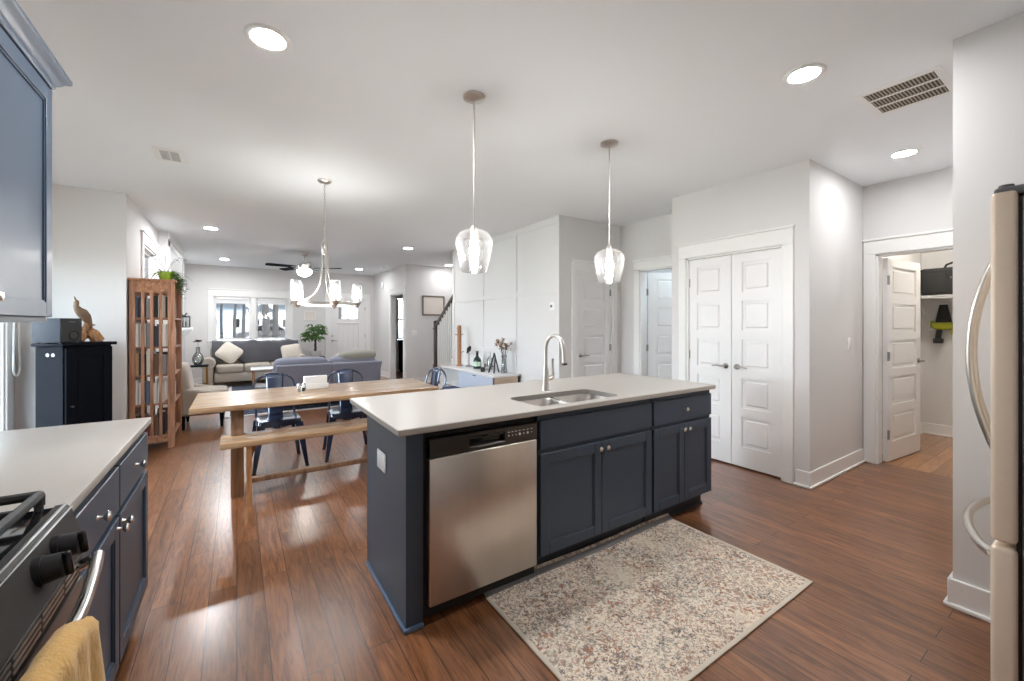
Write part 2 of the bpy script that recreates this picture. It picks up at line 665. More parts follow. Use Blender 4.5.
M['bag'] = mat('black_ballistic_nylon', (.018, .018, .018), .7, var=.3, scale=60, bump=.25, bscale=200)
M['lime'] = mat('lime_plastic', srgb(168, 172, 26), .4, var=.15)
M['artprint'] = mat('pale_print', srgb(224, 216, 208), .7, var=.03, scale=4)
M['greyframe'] = mat('grey_wood_frame', srgb(120, 108, 98), .5, var=.15, scale=20)
M['railwood'] = wood('dark_handrail', srgb(48, 38, 34), srgb(82, 66, 58), 'z', 3, .4, .03)
M['louvre'] = mat('vent_shadow', srgb(78, 68, 56), .7, var=.2, scale=40)  # flat dark sheet in the vents, shade painted in place of depth
M['blind'] = mat('white_blind_fabric', (.80, .80, .80), .8, var=.03, scale=40)
M['lawn'] = mat('winter_lawn', srgb(168, 164, 150), .95, var=.3, scale=1.2)
M['asphalt'] = mat('grey_road', srgb(120, 122, 126), .9, var=.15, scale=2)
M['siding'] = mat('pale_blue_siding', srgb(176, 192, 208), .7, var=.06, scale=3, stretch=(1, 1, 30))
M['roofing'] = mat('grey_shingles', srgb(92, 96, 104), .9, var=.2, scale=9)
M['carpaint'] = mat('silver_car_paint', srgb(104, 98, 98), .25, .4, var=.05, coat=.6)
M['tan'] = mat('tan_hide_box', srgb(196, 182, 166), .6, var=.1)
# ------------------------------------------------------------------ the room shell
H = 2.743


def wall_pieces(mb, axis, face, sign, a0, a1, ops=(), t=.12, z0=0.0, z1=H):
    """a wall whose visible face lies at face; ops = (a_from, a_to, z_from, z_to)"""
    def put(u0, u1, w0, w1):
        if u1 - u0 < 1e-4 or w1 - w0 < 1e-4:
            return
        f0, f1 = face, face + sign * t
        if axis == 'x':
            mb.box(f0, f1, u0, u1, w0, w1)
        else:
            mb.box(u0, u1, f0, f1, w0, w1)
    cur = a0
    for (p, q, za, zb) in sorted(ops):
        put(cur, p, z0, z1)
        put(p, q, z0, za)
        put(p, q, zb, z1)
        cur = q
    put(cur, a1, z0, z1)
    return mb


def wall(name, axis, face, sign, a0, a1, ops=(), t=.12, label='', mat_=None):
    mb = MB()
    wall_pieces(mb, axis, face, sign, a0, a1, ops, t)
    return struct(mb.build(name, mat_ or M['wall'], ang=0), label, 'wall')


DOORX0, DOORX1 = 2.085, 2.985
struct(MB().box(-1.95, 5.31, -.75, 12.05, -.05, 0).build('floor', M['floor'], ang=0),
       'dark walnut board floor running through kitchen and living room', 'floor')
struct(MB().box(5.31, 7.35, .2, 1.62, -.05, 0).build('floor_closet', M['litfloor'], ang=0),
       'board floor inside the coat closet, coloured lighter for its lamplight', 'floor')
struct(MB().box(5.31, 6.25, 1.62, 4.3, -.05, 0).build('floor_laundry', M['floor'], ang=0), 'walnut board floor of the laundry room', 'floor')
struct(MB().box(5.31, 6.1, 9.2, 12.05, -.05, 0).build('floor_study', M['floor'], ang=0), 'walnut board floor of the study', 'floor')
struct(MB().box(-1.95, 7.4, -.75, 12.05, H, H + .08).build('ceiling', M['ceil'], ang=0),
       'flat off-white painted ceiling over the open plan room', 'ceiling')

wall('wall_front', 'y', 11.9, 1, -1.1, 3.34, [(-.46, 1.08, .98, 2.03), (DOORX0 - .02, DOORX1 + .02, 0, 2.05)], .15,
     'grey-white far wall with the twin window and front door')
wall('wall_study_front', 'y', 11.9, 1, 3.34, 6.02, [(3.90, 5.10, .92, 2.12)], .15, 'front wall of the study')
wall('wall_study', 'x', 3.22, 1, 9.2, 11.9, [(9.38, 10.33, 0, 2.1)], .12, 'grey-white wall with the cased study opening')
wall('wall_hall', 'y', 9.2, 1, 3.34, 6.02, [], .12, 'grey-white wall behind the stairs with a framed print')
wall('wall_stair', 'x', 4.49, 1, 4.0, 9.2, [], .12, 'grey-white wall on the far side of the stairs')
wall('wall_panelled', 'x', 3.38, 1, 4.0, 7.08, [], .12, 'white panelled wall with square battens beside the stairs', M['panelwall'])
wall('wall_understairs', 'y', 4.0, 1, 3.5, 4.49, [(3.66, 4.31, 0, 2.06)], .12, 'grey-white wall with a narrow closed door under the stairs')
wall('wall_laundry', 'x', 4.49, 1, 2.5, 4.0, [(2.86, 3.665, 0, 2.09)], .12, 'grey-white wall with a door standing slightly ajar')
wall('wall_pantry', 'x', 3.97, 1, 1.5, 2.81, [(1.70, 2.63, 0, 2.06)], .12, 'grey-white pantry wall around the double doors')
wall('wall_pantry_side', 'y', 1.505, 1, 4.09, 5.33, [], .115, 'grey-white side of the pantry with a light switch')
wall('wall_pantry_east', 'x', 5.21, 1, 1.62, 2.69, [], .12, 'back wall of the pantry')
wall('wall_pantry_back', 'y', 2.81, -1, 4.09, 5.33, [], .12, 'grey-white back of the pantry')
wall('wall_coats', 'x', 5.21, 1, .40, 1.505, [(.60, 1.405, 0, 2.05)], .12, 'grey-white wall with the open coat closet doorway')
wall('wall_passage', 'y', .485, -1, 3.02, 5.33, [], .12, 'grey-white side wall of the passage to the coat closet')
wall('wall_fridge', 'x', 2.89, 1, -.7, .489, [], .13, 'grey-white wall end beside the refrigerator')
wall('wall_closet_back', 'x', 7.2, 1, .25, 1.62, [], .12, 'grey wall at the back of the coat closet')
wall('wall_closet_north', 'y', 1.5, 1, 5.33, 7.2, [], .12, 'grey side wall of the coat closet behind its open door')
wall('wall_closet_south', 'y', .37, -1, 5.33, 7.2, [], .12, 'grey side wall of the coat closet away from its door')
wall('wall_left', 'x', -.97, -1, 5.87, 11.9, [(6.76, 7.74, .5, 2.36)], .12, 'grey-white side wall with a tall window behind the bookcase')
wall('wall_nook', 'y', 5.87, 1, -1.87, -1.09, [], .12, 'grey-white wall behind the black corner cabinet')
wall('wall_nook_side', 'x', -1.75, -1, 2.75, 5.87, [(3.4, 5.65, .02, 2.1)], .12, 'grey-white wall around the glazed patio door')
wall('wall_kitchen', 'x', -1.0, -1, -.7, 2.75, [], .12, 'grey-white wall behind the range and counter')
wall('wall_back', 'y', -.7, -1, -1.12, 3.02, [], .12, 'grey-white wall behind the refrigerator and range')
wall('wall_kitchen_end', 'y', 2.75, -1, -1.87, -1.12, [], .12, 'grey-white return of the kitchen wall')
wall('wall_laundry_back', 'x', 6.1, 1, 2.5, 4.12, [], .12, 'wall at the back of the laundry room')
wall('wall_laundry_near', 'y', 2.81, -.5, 5.33, 6.1, [(5.45, 6.0, 1.0, 2.0)], .12, 'side wall of the laundry room')
wall('wall_laundry_far', 'y', 4.12, 1, 4.61, 6.1, [], .12, 'side wall of the laundry room under the stairs')
wall('wall_study_back', 'x', 5.9, 1, 9.32, 11.9, [], .12, 'far wall of the study with its window')

# chimney breast with its mantel shelf
t = thing('fireplace', 'white panelled chimney breast with a mantel shelf by the bookcase', 'fireplace', (-.91, 9.0, 0), kind='structure')
mb = MB(at(t))
mb.box(-.97, -.855, 7.98, 10.0, 0, H)
mb.build('chimney_breast', M['panelwall'], t, ang=0)
mb = MB(at(t))
for (a, b) in ((8.02, 8.10), (9.9, 9.98)):
    mb.box(-.855, -.843, a, b, 1.45, 2.62)
mb.box(-.855, -.843, 8.02, 9.98, 1.45, 1.53)
mb.box(-.855, -.843, 8.02, 9.98, 2.54, 2.62)
mb.box(-.855, -.835, 7.98, 10.0, 2.64, H, .006)
mb.build('moulding', M['trim'], t, ang=0)
MB(at(t)).box(-.855, -.70, 7.95, 10.03, 1.25, 1.31, .008).box(-.855, -.76, 7.99, 9.99, 1.19, 1.25, .006).build('mantel_shelf', M['trim'], t)
MB(at(t)).box(-.855, -.84, 8.35, 9.65, .12, 1.0).build('firebox', M['black'], t, ang=0)

# battens on the panelled wall
mb = MB()
xs = (4.0, 4.987, 5.952, 7.08)
B = .035
for y in xs:
    y0 = min(max(y - B, 4.0), 7.08 - 2 * B)
    mb.box(3.368, 3.38, y0, y0 + 2 * B, 0, H)
for z in (.02, .925, 1.765, H - .09):
    mb.box(3.3695, 3.38, 4.0, 7.08, z, z + (.07 if z > .1 else .13))
mb.box(3.375, 3.505, 7.08, 7.095, 0, H)
struct(mb.build('trim_battens', M['panelwall'], ang=0), 'white square battens of the panelled wall', 'trim')

# baseboards
def baseboard(name, boxes, label):
    mb = MB()
    for (x0, x1, y0, y1, nx, ny) in boxes:
        # (plane) run with outward normal (nx, ny)
        if nx:
            mb.box(x0, x0 + nx * .016, y0, y1, 0, .135, .003, 1)
            mb.box(x0, x0 + nx * .03, y0 - .012, y1 + .012, 0, .02, .006, 2)
        else:
            mb.box(x0, x1, y0, y0 + ny * .016, 0, .135, .003, 1)
            mb.box(x0 - .012, x1 + .012, y0, y0 + ny * .03, 0, .02, .006, 2)
    struct(mb.build(name, M['trim']), label, 'baseboard')


baseboard('baseboard_pantry', [(3.97, 0, 1.49, 1.60, -1, 0), (3.97, 0, 2.73, 2.82, -1, 0), (3.955, 5.21, 1.505, 0, 0, -1)],
          'tall white baseboard around the pantry corner')
baseboard('baseboard_fridge', [(2.89, 0, -.65, .504, -1, 0), (2.875, 3.02, .489, 0, 0, 1)], 'tall white baseboard on the wall end by the fridge')
baseboard('baseboard_closet', [(5.34, 7.2, 1.5, 0, 0, -1), (7.2, 0, .37, 1.5, -1, 0)], 'white baseboard inside the coat closet')
baseboard('baseboard_hall', [(3.34, 4.49, 9.2, 0, 0, -1)], 'white baseboard below the framed print')
baseboard('baseboard_study', [(3.22, 0, 9.2, 9.25, -1, 0), (3.22, 0, 10.47, 11.9, -1, 0)], 'white baseboard beside the study opening')
baseboard('baseboard_front', [(-.97, 1.97, 11.9, 0, 0, -1), (3.1, 3.22, 11.9, 0, 0, -1)], 'white baseboard along the far wall')
baseboard('baseboard_nook', [(-1.75, -.955, 5.87, 0, 0, -1), (-.97, 0, 5.87, 7.98, 1, 0)], 'white baseboard behind the black cabinet and bookcase')

# local frames: +x = to the viewer's left along the wall, +y = out of the wall, towards the room
def face_w(x, y):            # wall seen looking east
    return T(x, y, 0) @ RZ(PI / 2)


def face_s(x, y):            # wall seen looking north
    return T(x, y, 0) @ RZ(PI)


def face_e(x, y):            # wall seen looking west
    return T(x, y, 0) @ RZ(-PI / 2)


def casing(name, Mx, w, h, label, cw=.09, hh=.13, depth=.12, sill=None, z0=0.0, cut_left=None):
    mb = MB(Mx)
    a = w / 2
    left = a + cw if cut_left is None else cut_left
    mb.box(-a - cw, -a, 0, .02, z0, h, .003, 1)
    if cut_left is None:
        mb.box(a, a + cw, 0, .02, z0, h, .003, 1)
    mb.box(-a - cw, left, 0, .022, h, h + hh, .003, 1)
    mb.box(-a - cw - .012, left + (.012 if cut_left is None else 0), 0, .034, h + hh, h + hh + .022, .004, 1)
    mb.box(-a - .001, -a + .018, -depth, .001, z0, h)
    mb.box(a - .018, a + .001, -depth, .001, z0, h)
    mb.box(-a, a, -depth, .001, h - .018, h)
    if sill is not None:
        mb.box(-a - cw, a + cw, 0, .02, sill - .1, sill - .02, .003, 1)
        mb.box(-a - cw - .02, a + cw + .02, -depth, .045, sill - .022, sill, .004, 1)
    return struct(mb.build(name, M['trim']), label, 'trim')


def slab(mb, x0, x1, z0, z1, y0, y1, rows=5, st=.11, rail=.085):
    """moulded panel door, both faces"""
    bot = .19
    mb.box(x0, x0 + st, y0, y1, z0, z1)
    mb.box(x1 - st, x1, y0, y1, z0, z1)
    ph = (z1 - z0 - bot - rail * rows) / rows
    z = z0
    mb.box(x0 + st, x1 - st, y0, y1, z, z + bot)
    z += bot
    for i in range(rows):
        ym = (y0 + y1) / 2
        mb.box(x0 + st, x1 - st, ym - .006, ym + .006, z, z + ph)
        mb.box(x0 + st + .028, x1 - st - .028, y0 + .004, y1 - .004, z + .028, z + ph - .028, .009, 1)
        z += ph
        mb.box(x0 + st, x1 - st, y0, y1, z, z + rail)
        z += rail
    return mb


def lever(parent, x, z, y, dx, both=False, M0=None):
    """lever handle on a door face at local (x, y, z), pointing along dx"""
    mb = MB(M0)
    for s, yy in ((1, y),) if not both else ((1, y), (-1, y - .04)):
        mb.lathe([(0, 0), (.027, 0), (.027, s * .008), (.012, s * .014), (.011, s * .045), (0, s * .045)], (x, yy, z), 18, 'y')
        mb.tube([(x, yy + s * .042, z), (x + dx * .02, yy + s * .05, z), (x + dx * .06, yy + s * .05, z + .003), (x + dx * .115, yy + s * .046, z - .004)],
                [.011, .010, .008, .007], 10)
    return mb.build('handle', M['doornickel'], parent)


def hinges(parent, x, y, zs, M0=None):
    for z in zs:
        mb = MB(M0)
        mb.tube([(x, y, z - .045), (x, y, z + .045)], .0075, 8)
        mb.box(x - .018, x + .018, y - .008, y - .002, z - .044, z + .044)
        mb.build('hinge', M['doornickel'], parent)


def door_root(name, Mx, label):
    o = bpy.data.objects.new(name, None)
    COL.objects.link(o)
    o.matrix_world = Mx
    return struct(o, label, 'door')


# pantry double doors
Mp = face_w(3.97, 2.165)
casing('trim_pantry', Mp, .93, 2.06, 'wide white casing of the pantry double doors', cw=.085, hh=.135)
d = door_root('door_1', Mp, 'white panelled pantry door hinged on the laundry side')
slab(MB(), .003, .452, .015, 2.04, -.06, -.022, st=.095).build('door_panel', M['door'], d, ang=30)
lever(d, .055, .96, -.022, 1)
hinges(d, .456, -.016, (.28, 1.05, 1.80))
d = door_root('door_2', Mp, 'white panelled pantry door hinged on the passage side')
slab(MB(), -.452, -.003, .015, 2.04, -.06, -.022, st=.095).build('door_panel', M['door'], d, ang=30)
lever(d, -.055, .96, -.022, -1)
hinges(d, -.456, -.016, (.28, 1.05, 1.80))

# narrow door under the stairs
Mu = face_s(3.985, 4.0)
casing('trim_understairs', Mu, .65, 2.06, 'white casing of the narrow closed door', cw=.09, hh=.12)
d = door_root('door_3', Mu, 'narrow white panelled door, closed, under the stairs')
slab(MB(), -.305, .305, .012, 2.04, -.045, -.01).build('door_panel', M['door'], d, ang=30)
lever(d, .25, .96, -.01, -1)
hinges(d, -.31, -.004, (.28, 1.05, 1.80))

# laundry door, standing ajar on the far side of its jamb
Ml = face_w(4.49, 3.2625)
casing('trim_laundry', Ml, .805, 2.09, 'white casing around the ajar laundry door', cw=.09, hh=.115)
d = door_root('door_4', T(4.615, 3.64, 0) @ RZ(PI / 2 + math.radians(48)), 'white panelled laundry door standing slightly ajar')
slab(MB(), -.76, 0, .012, 2.06, -.038, 0).build('door_panel', M['door'], d, ang=30)
lever(d, -.70, .96, 0, 1, True)
hinges(d, .008, .004, (.28, 1.05, 1.80))

# coat closet doorway and its open door
Mc = face_w(5.21, 1.0025)
casing('trim_coats', Mc, .805, 2.05, 'white casing of the coat closet doorway', cw=.09, hh=.13)
d = door_root('door_5', T(5.335, 1.385, 0) @ RZ(math.radians(-5)), 'white panelled coat closet door swung open')
slab(MB(), 0, .79, .012, 2.02, -.038, 0).build('door_panel', M['door'], d, ang=30)
lever(d, .73, .98, 0, -1, True)
hinges(d, -.006, -.044, (.28, 1.05, 1.80))

# study opening
casing('trim_study', face_w(3.22, 9.855), .95, 2.1, 'white casing of the study opening', cw=.12, hh=.11)

# front door
Mf = face_s((DOORX0 + DOORX1) / 2, 11.9)
casing('trim_front_door', Mf, .94, 2.05, 'white casing of the front door', cw=.11, hh=.13, depth=.15)
d = door_root('door_6', Mf, 'white front door with a small window and plank lower panel')
mb = MB()
gx0, gx1, gz0, gz1 = -.27, .27, 1.50, 1.87
mb.box(-.45, gx0, -.06, -.015, .01, 2.03)
mb.box(gx1, .45, -.06, -.015, .01, 2.03)
mb.box(gx0, gx1, -.06, -.015, .01, .16)
mb.box(gx0, gx1, -.06, -.015, gz1, 2.03)
mb.box(gx0, gx1, -.06, -.015, 1.40, gz0)
mb.box(gx0 - .02, gx1 + .02, -.016, .005, 1.385, 1.42, .004, 1)
for i in range(4):
    w = (gx1 - gx0) / 4
    mb.box(gx0 + i * w + .004, gx0 + (i + 1) * w - .004, -.055, -.028, .16, 1.40)
mb.box(gx0, gx1, -.05, -.035, .16, 1.40)
for z in (gz0, gz1 - .02):
    mb.box(gx0, gx1, -.05, -.01, z, z + .02)
for x in (gx0, gx1 - .02, -.01):
    mb.box(x, x + .02, -.05, -.01, gz0, gz1)
mb.build('door_panel', M['door'], d, ang=30)
MB().box(gx0, gx1, -.042, -.038, gz0, gz1).build('pane', M['pane'], d, ang=0)
lever(d, .40, .93, -.015, -1)
MB().lathe([(0, 0), (.03, 0), (.03, .012), (.018, .02), (0, .02)], (.40, -.015, 1.06), 18, 'y').build('deadbolt', M['nickel'], d)
hinges(d, -.456, -.01, (.28, 1.05, 1.80))


# windows
def window(name, Mx, lights, z0, z1, depth, label, glass_mat='pane', mid_rail=False):
    """lights = list of (xa, xb): each sash"""
    o = bpy.data.objects.new(name, None)
    COL.objects.link(o)
    o.matrix_world = Mx
    struct(o, label, 'window')
    mb = MB()
    f = .035
    for (a, b) in lights:
        mb.box(a, a + f, -depth, -depth + .05, z0, z1, .003, 1)
        mb.box(b - f, b, -depth, -depth + .05, z0, z1, .003, 1)
        mb.box(a, b, -depth, -depth + .05, z0, z0 + f, .003, 1)
        mb.box(a, b, -depth, -depth + .05, z1 - f, z1, .003, 1)
        if mid_rail:
            zm = (z0 + z1) / 2
            mb.box(a, b, -depth, -depth + .05, zm - .02, zm + .02, .003, 1)
    for (a, b), (c, e) in zip(lights, lights[1:]):
        mb.box(b, c, -depth, .012, z0, z1, .003, 1)
    mb.build('window_frame', M['trim'], o)
    for (a, b) in lights:
        MB().box(a + f * .5, b - f * .5, -depth + .022, -depth + .027, z0 + f * .5, z1 - f * .5).build('pane', M[glass_mat], o, ang=0)
    return o


Mw = face_s(.31, 11.9)
casing('trim_front_window', Mw, 1.54, 2.03, 'white casing of the twin front window', cw=.11, hh=.15, depth=.15, sill=.98, z0=.98)
window('window_1', Mw, [(-.752, -.09), (.03, .752)], 1.0, 2.01, .11, 'twin sash front window over the sofa, bare trees outside')
Mw2 = face_e(-.97, 7.25)
casing('trim_bookcase_window', Mw2, .98, 2.36, 'white casing of the window behind the bookcase', cw=.10, hh=.13, depth=.12, sill=.5, z0=.5)
window('window_2', Mw2, [(-.47, .47)], .52, 2.34, .10, 'tall sash window between bookcase and chimney breast', 'pane', mid_rail=True)
Mw3 = face_e(-1.75, 4.525)
casing('trim_patio', Mw3, 2.25, 2.1, 'white casing of the glazed patio door', cw=.11, hh=.13, depth=.12)
window('window_3', Mw3, [(-1.105, -.02), (.02, 1.105)], .03, 2.08, .09, 'glazed patio door behind the black corner cabinet', 'clearpane')
Mw4 = face_s(4.5, 11.9)
window('window_4', Mw4, [(-.59, .59)], .93, 2.11, .10, 'study window seen through the cased opening', 'pane', mid_rail=True)

# roller blinds rolled up above the front window panes
for (a, b, lb) in ((-.75, -.09, 'white roller blind rolled up above the sash nearer the front door'), (.03, .75, 'white roller blind rolled up above the sash nearer the chimney breast')):
    t = thing('roller_blind', lb, 'blind', (.31, 11.9, 1.92), PI, group='roller blinds')
    MB().box(a + .02, b - .02, -.05, .0, .03, .085, .012, 2).build('valance', M['blind'], t)
    MB().box(a + .03, b - .03, -.03, -.024, -.05, .04).tube([(a + .03, -.027, -.05), (b - .03, -.027, -.05)], .008, 8).build('fabric', M['blind'], t)

# patio blind with its cord loop
t = thing('patio_blind', 'white blind over the patio door with a looped pull cord', 'blind', (-1.72, 4.425, 1.0))
mb = MB(at(t))
mb.box(-1.74, -1.69, 3.36, 5.75, 2.0, 2.07, .008)
mb.build('head_rail', M['white'], t)
mb = MB(at(t))
for i in range(14):
    y = 3.44 + i * .018
    mb.box(-1.745, -1.70, y - .002, y + .002, .06, 2.0)
mb.build('slat_stack', M['blind'], t, ang=0)
mb = MB(at(t))
pts = [(-1.70, 5.70, 2.02)] + [(-1.70, 5.70 - .004 * i, 1.9 - .11 * i) for i in range(9)]
for i in range(13):
    th = PI * i / 12
    pts.append((-1.70, 5.735 - .07 * math.cos(th), .98 - .09 * math.sin(th)))
pts += [(-1.70, 5.80 - .007 * i, 1.05 + .1 * i) for i in range(10)]
mb.tube(pts, .008, 6)
mb.build('pull_cord', M['white'], t)

t = thing('laundry_fill_light', 'added fill light on the laundry ceiling, cooling the ajar door', 'ceiling light', (4.95, 2.98, H))  # added unseen lamp that gives the ajar door its cool light
MB().lathe([(.09, -.02), (.105, -.018), (.11, 0), (.09, 0)], seg=28).build('trim_ring', M['white'], t)
MB().lathe([(0, -.045), (.045, -.04), (.08, -.028), (.09, -.018), (.09, -.002), (0, -.002)], seg=28).build('lens', emit('laundry_fill_lens', (.72, .88, 1), 45), t)
# ------------------------------------------------------------------ kitchen island
FY = 1.775        # cabinet face plane of the island (doors stand out to 1.757)


def shaker(mb, x0, x1, z0, z1, y0, th=.019, st=.06, plain=False):
    """door or drawer front whose visible face looks towards -y at y0"""
    if plain:
        mb.box(x0, x1, y0, y0 + th, z0, z1, .0025, 1)
        return mb
    mb.box(x0, x0 + st, y0, y0 + th, z0, z1, .0018, 1)
    mb.box(x1 - st, x1, y0, y0 + th, z0, z1, .0018, 1)
    mb.box(x0 + st, x1 - st, y0, y0 + th, z0, z0 + st, .0018, 1)
    mb.box(x0 + st, x1 - st, y0, y0 + th, z1 - st, z1, .0018, 1)
    mb.box(x0 + st, x1 - st, y0 + .010, y0 + th - .002, z0 + st, z1 - st)
    # small bead around the recess
    for (a, b, c, e) in ((x0 + st, x0 + st + .008, z0 + st, z1 - st), (x1 - st - .008, x1 - st, z0 + st, z1 - st),
                         (x0 + st, x1 - st, z0 + st, z0 + st + .008), (x0 + st, x1 - st, z1 - st - .008, z1 - st)):
        mb.box(a, b, y0 + .005, y0 + .012, c, e)
    return mb


def knob(parent, x, y, z, M0=None):
    mb = MB(M0)
    mb.lathe([(0, 0), (.008, 0), (.006, -.006), (.0055, -.014), (.013, -.020), (.0155, -.026), (.012, -.031), (0, -.033)], (x, y, z), 16, 'y')
    return mb.build('knob', M['chrome'], parent)


# end panel
t = thing('island_end_panel', 'dark navy end panel of the island facing the dining table', 'panel', (.66, 2.1, 0))
mb = MB(at(t))
mb.box(.622, .647, 1.80, 2.42, 0, .884, .001, 1)
mb.box(.622, .702, 1.783, 1.805, 0, .884, .0015, 1)
mb.build('panel', M['navy'], t, ang=30)
mb = MB(at(t))
mb.box(.608, .623, 1.780, 2.42, 0, .022, .006, 2)
mb.box(.608, .702, 1.768, 1.784, 0, .022, .006, 2)
mb.build('shoe_moulding', mat('shoe_moulding_blue', srgb(84, 104, 130), .35, var=.05), t)

# dishwasher
t = thing('dishwasher', 'brushed steel dishwasher with a black control strip set into the island', 'dishwasher', (1.025, 2.0, 0))
mb = MB(at(t))
mb.box(.704, 1.340, 1.80, 2.38, .02, .878)
mb.build('body', M['gap'], t, ang=0)
mb = MB(at(t))
mb.box(.722, 1.328, 1.757, 1.80, .085, .755, .006, 3)
mb.build('door', M['steel'], t)
mb = MB(at(t))
x0, x1, z0, z1 = .722, 1.328, .757, .845
px0, px1, pz0, pz1 = .925, 1.125, .777, .826
mb.box(x0, px0, 1.757, 1.80, z0, z1, .003, 1)
mb.box(px1, x1, 1.757, 1.80, z0, z1, .003, 1)
mb.box(px0 - .003, px1 + .003, 1.7572, 1.80, z0 + .0005, pz0, .002, 1)
mb.box(px0 - .003, px1 + .003, 1.7572, 1.80, pz1, z1 - .0005, .002, 1)
strip = mb.build('control_strip', M['darksteel'], t, ang=30)
mb = MB(at(t))
mb.box(px0, px1, 1.785, 1.795, pz0, pz1)
mb.box(px0, px1, 1.757, 1.787, pz1 - .012, pz1, .004, 2)
mb.build('pocket_handle', M['blackgloss'], t)
mb = MB(at(t))
for k, (xx, r) in enumerate(((1.148, .004), (1.17, .003), (1.192, .003), (1.215, .007), (1.24, .004), (1.265, .0065), (1.29, .0025))):
    mb.lathe([(0, 0), (r, 0), (r, -.002), (0, -.003)], (xx, 1.757, .80), 12, 'y')
    mb.box(xx - .006, xx + .006, 1.7562, 1.757, .816, .819)
mb.build('buttons', M['white'], strip)
MB(at(t)).box(.722, 1.328, 1.835, 1.85, .015, .080, .003, 1).build('toe_panel', M['black'], t, ang=30)


def base_cab(name, label, x0, x1, doors, drawer_knob, toe=True):
    t = thing(name, label, 'cabinet', ((x0 + x1) / 2, 2.05, 0))
    mb = MB(at(t))
    mb.box(x0, x1, 2.40, 2.42, .112, .884)
    mb.box(x0, x0 + .018, FY, 2.40, .112, .884)
    mb.box(x1 - .018, x1, FY, 2.40, .112, .884)
    mb.box(x0 + .018, x1 - .018, FY, 2.40, .112, .13)
    mb.box(x0 + .018, x1 - .018, FY, FY + .014, .13, .884)
    mb.box(x0, x1 - (.02 if x1 > 2.9 else 0), 1.845, 2.40, 0, .113)
    mb.build('carcass', M['navy'], t, ang=0)
    mb = MB(at(t))
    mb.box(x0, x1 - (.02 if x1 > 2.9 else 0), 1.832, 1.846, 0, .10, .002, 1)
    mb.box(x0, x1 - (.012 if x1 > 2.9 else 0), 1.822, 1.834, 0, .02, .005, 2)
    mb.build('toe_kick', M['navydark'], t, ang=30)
    dr = shaker(MB(at(t)), x0 + .006, x1 - .006, .692, .850, FY - .019, plain=True).build('drawer', M['navy'], t, ang=30)
    if drawer_knob:
        knob(dr, (x0 + x1) / 2, FY - .019, .771, at(t))
    xm = (x0 + x1) / 2
    for (a, b, kx) in ((x0 + .006, xm - .0015, xm - .03), (xm + .0015, x1 - .006, xm + .03)):
        do = shaker(MB(at(t)), a, b, .120, .668, FY - .019, st=.058).build('door', M['navy'], t, ang=30)
        knob(do, kx, FY - .019, .632, at(t))
    return t


base_cab('sink_base_cabinet', 'wide navy island cabinet below the sink with a blank false drawer', 1.345, 2.275, 2, False)
base_cab('island_cabinet', 'narrow navy island cabinet with a knobbed drawer, at the pantry end', 2.287, 2.965, 2, True)
# hair tie looped over a sink cabinet knob
t = thing('hair_tie', 'black elastic loop hanging on a sink cabinet knob', 'hair tie', (1.79, 1.73, .60))
mb = MB()
mb.tube([(.012 * math.sin(2 * PI * i / 16), 0, .012 + .022 * math.cos(2 * PI * i / 16)) for i in range(16)], .0028, 6, closed=True)
mb.build('loop', M['black'], t)

t = thing('island_back_panel', 'navy back panel of the island on the dining side', 'panel', (1.8, 2.43, 0))
mb = MB(at(t))
mb.box(.622, 2.965, 2.421, 2.44, 0, .884, .001, 1)
mb.build('panel', M['navy'], t, ang=30)

# worktop with sink cut-out
SX0, SX1, SY0, SY1 = 1.375, 2.035, 1.80, 2.13


def rrect(x0, x1, y0, y1, r, n=6):
    p = []
    for (cx, cy, a0) in ((x1 - r, y1 - r, 0), (x0 + r, y1 - r, PI / 2), (x0 + r, y0 + r, PI), (x1 - r, y0 + r, 1.5 * PI)):
        for i in range(n + 1):
            a = a0 + PI / 2 * i / n
            p.append((cx + r * math.cos(a), cy + r * math.sin(a)))
    return p


def slab_with_hole(outer, inner, z0, z1, bev=.004):
    """ring between two counter-clockwise loops of the same point count"""
    n = len(outer)
    V, Fc = [], []

    def inset(l, k):
        cx = sum(p[0] for p in l) / n
        cy = sum(p[1] for p in l) / n
        return [(p[0] - k * (1 if p[0] > cx else -1), p[1] - k * (1 if p[1] > cy else -1)) for p in l]
    rings = [(inner, z0), (inner, z1), (inset(outer, bev), z1), (outer, z1 - bev), (outer, z0 + bev), (inset(outer, bev), z0)]
    for l, z in rings:
        V += [(p[0], p[1], z) for p in l]
    m = len(rings)
    for k in range(m):
        a, b = k * n, ((k + 1) % m) * n
        for i in range(n):
            j = (i + 1) % n
            Fc.append((a + i, a + j, b + j, b + i))
    return V, Fc


t = thing('island_countertop', 'long cream quartz worktop on the navy island', 'worktop', (1.78, 2.2, .884))
out_loop = rrect(.572, 2.985, 1.732, 2.655, .012)
inn_loop = rrect(SX0, SX1, SY0, SY1, .06)
V, Fc = slab_with_hole(out_loop, inn_loop, .884, .914)
MB(at(t)).add(V, Fc).build('slab', M['quartz'], t, ang=30)

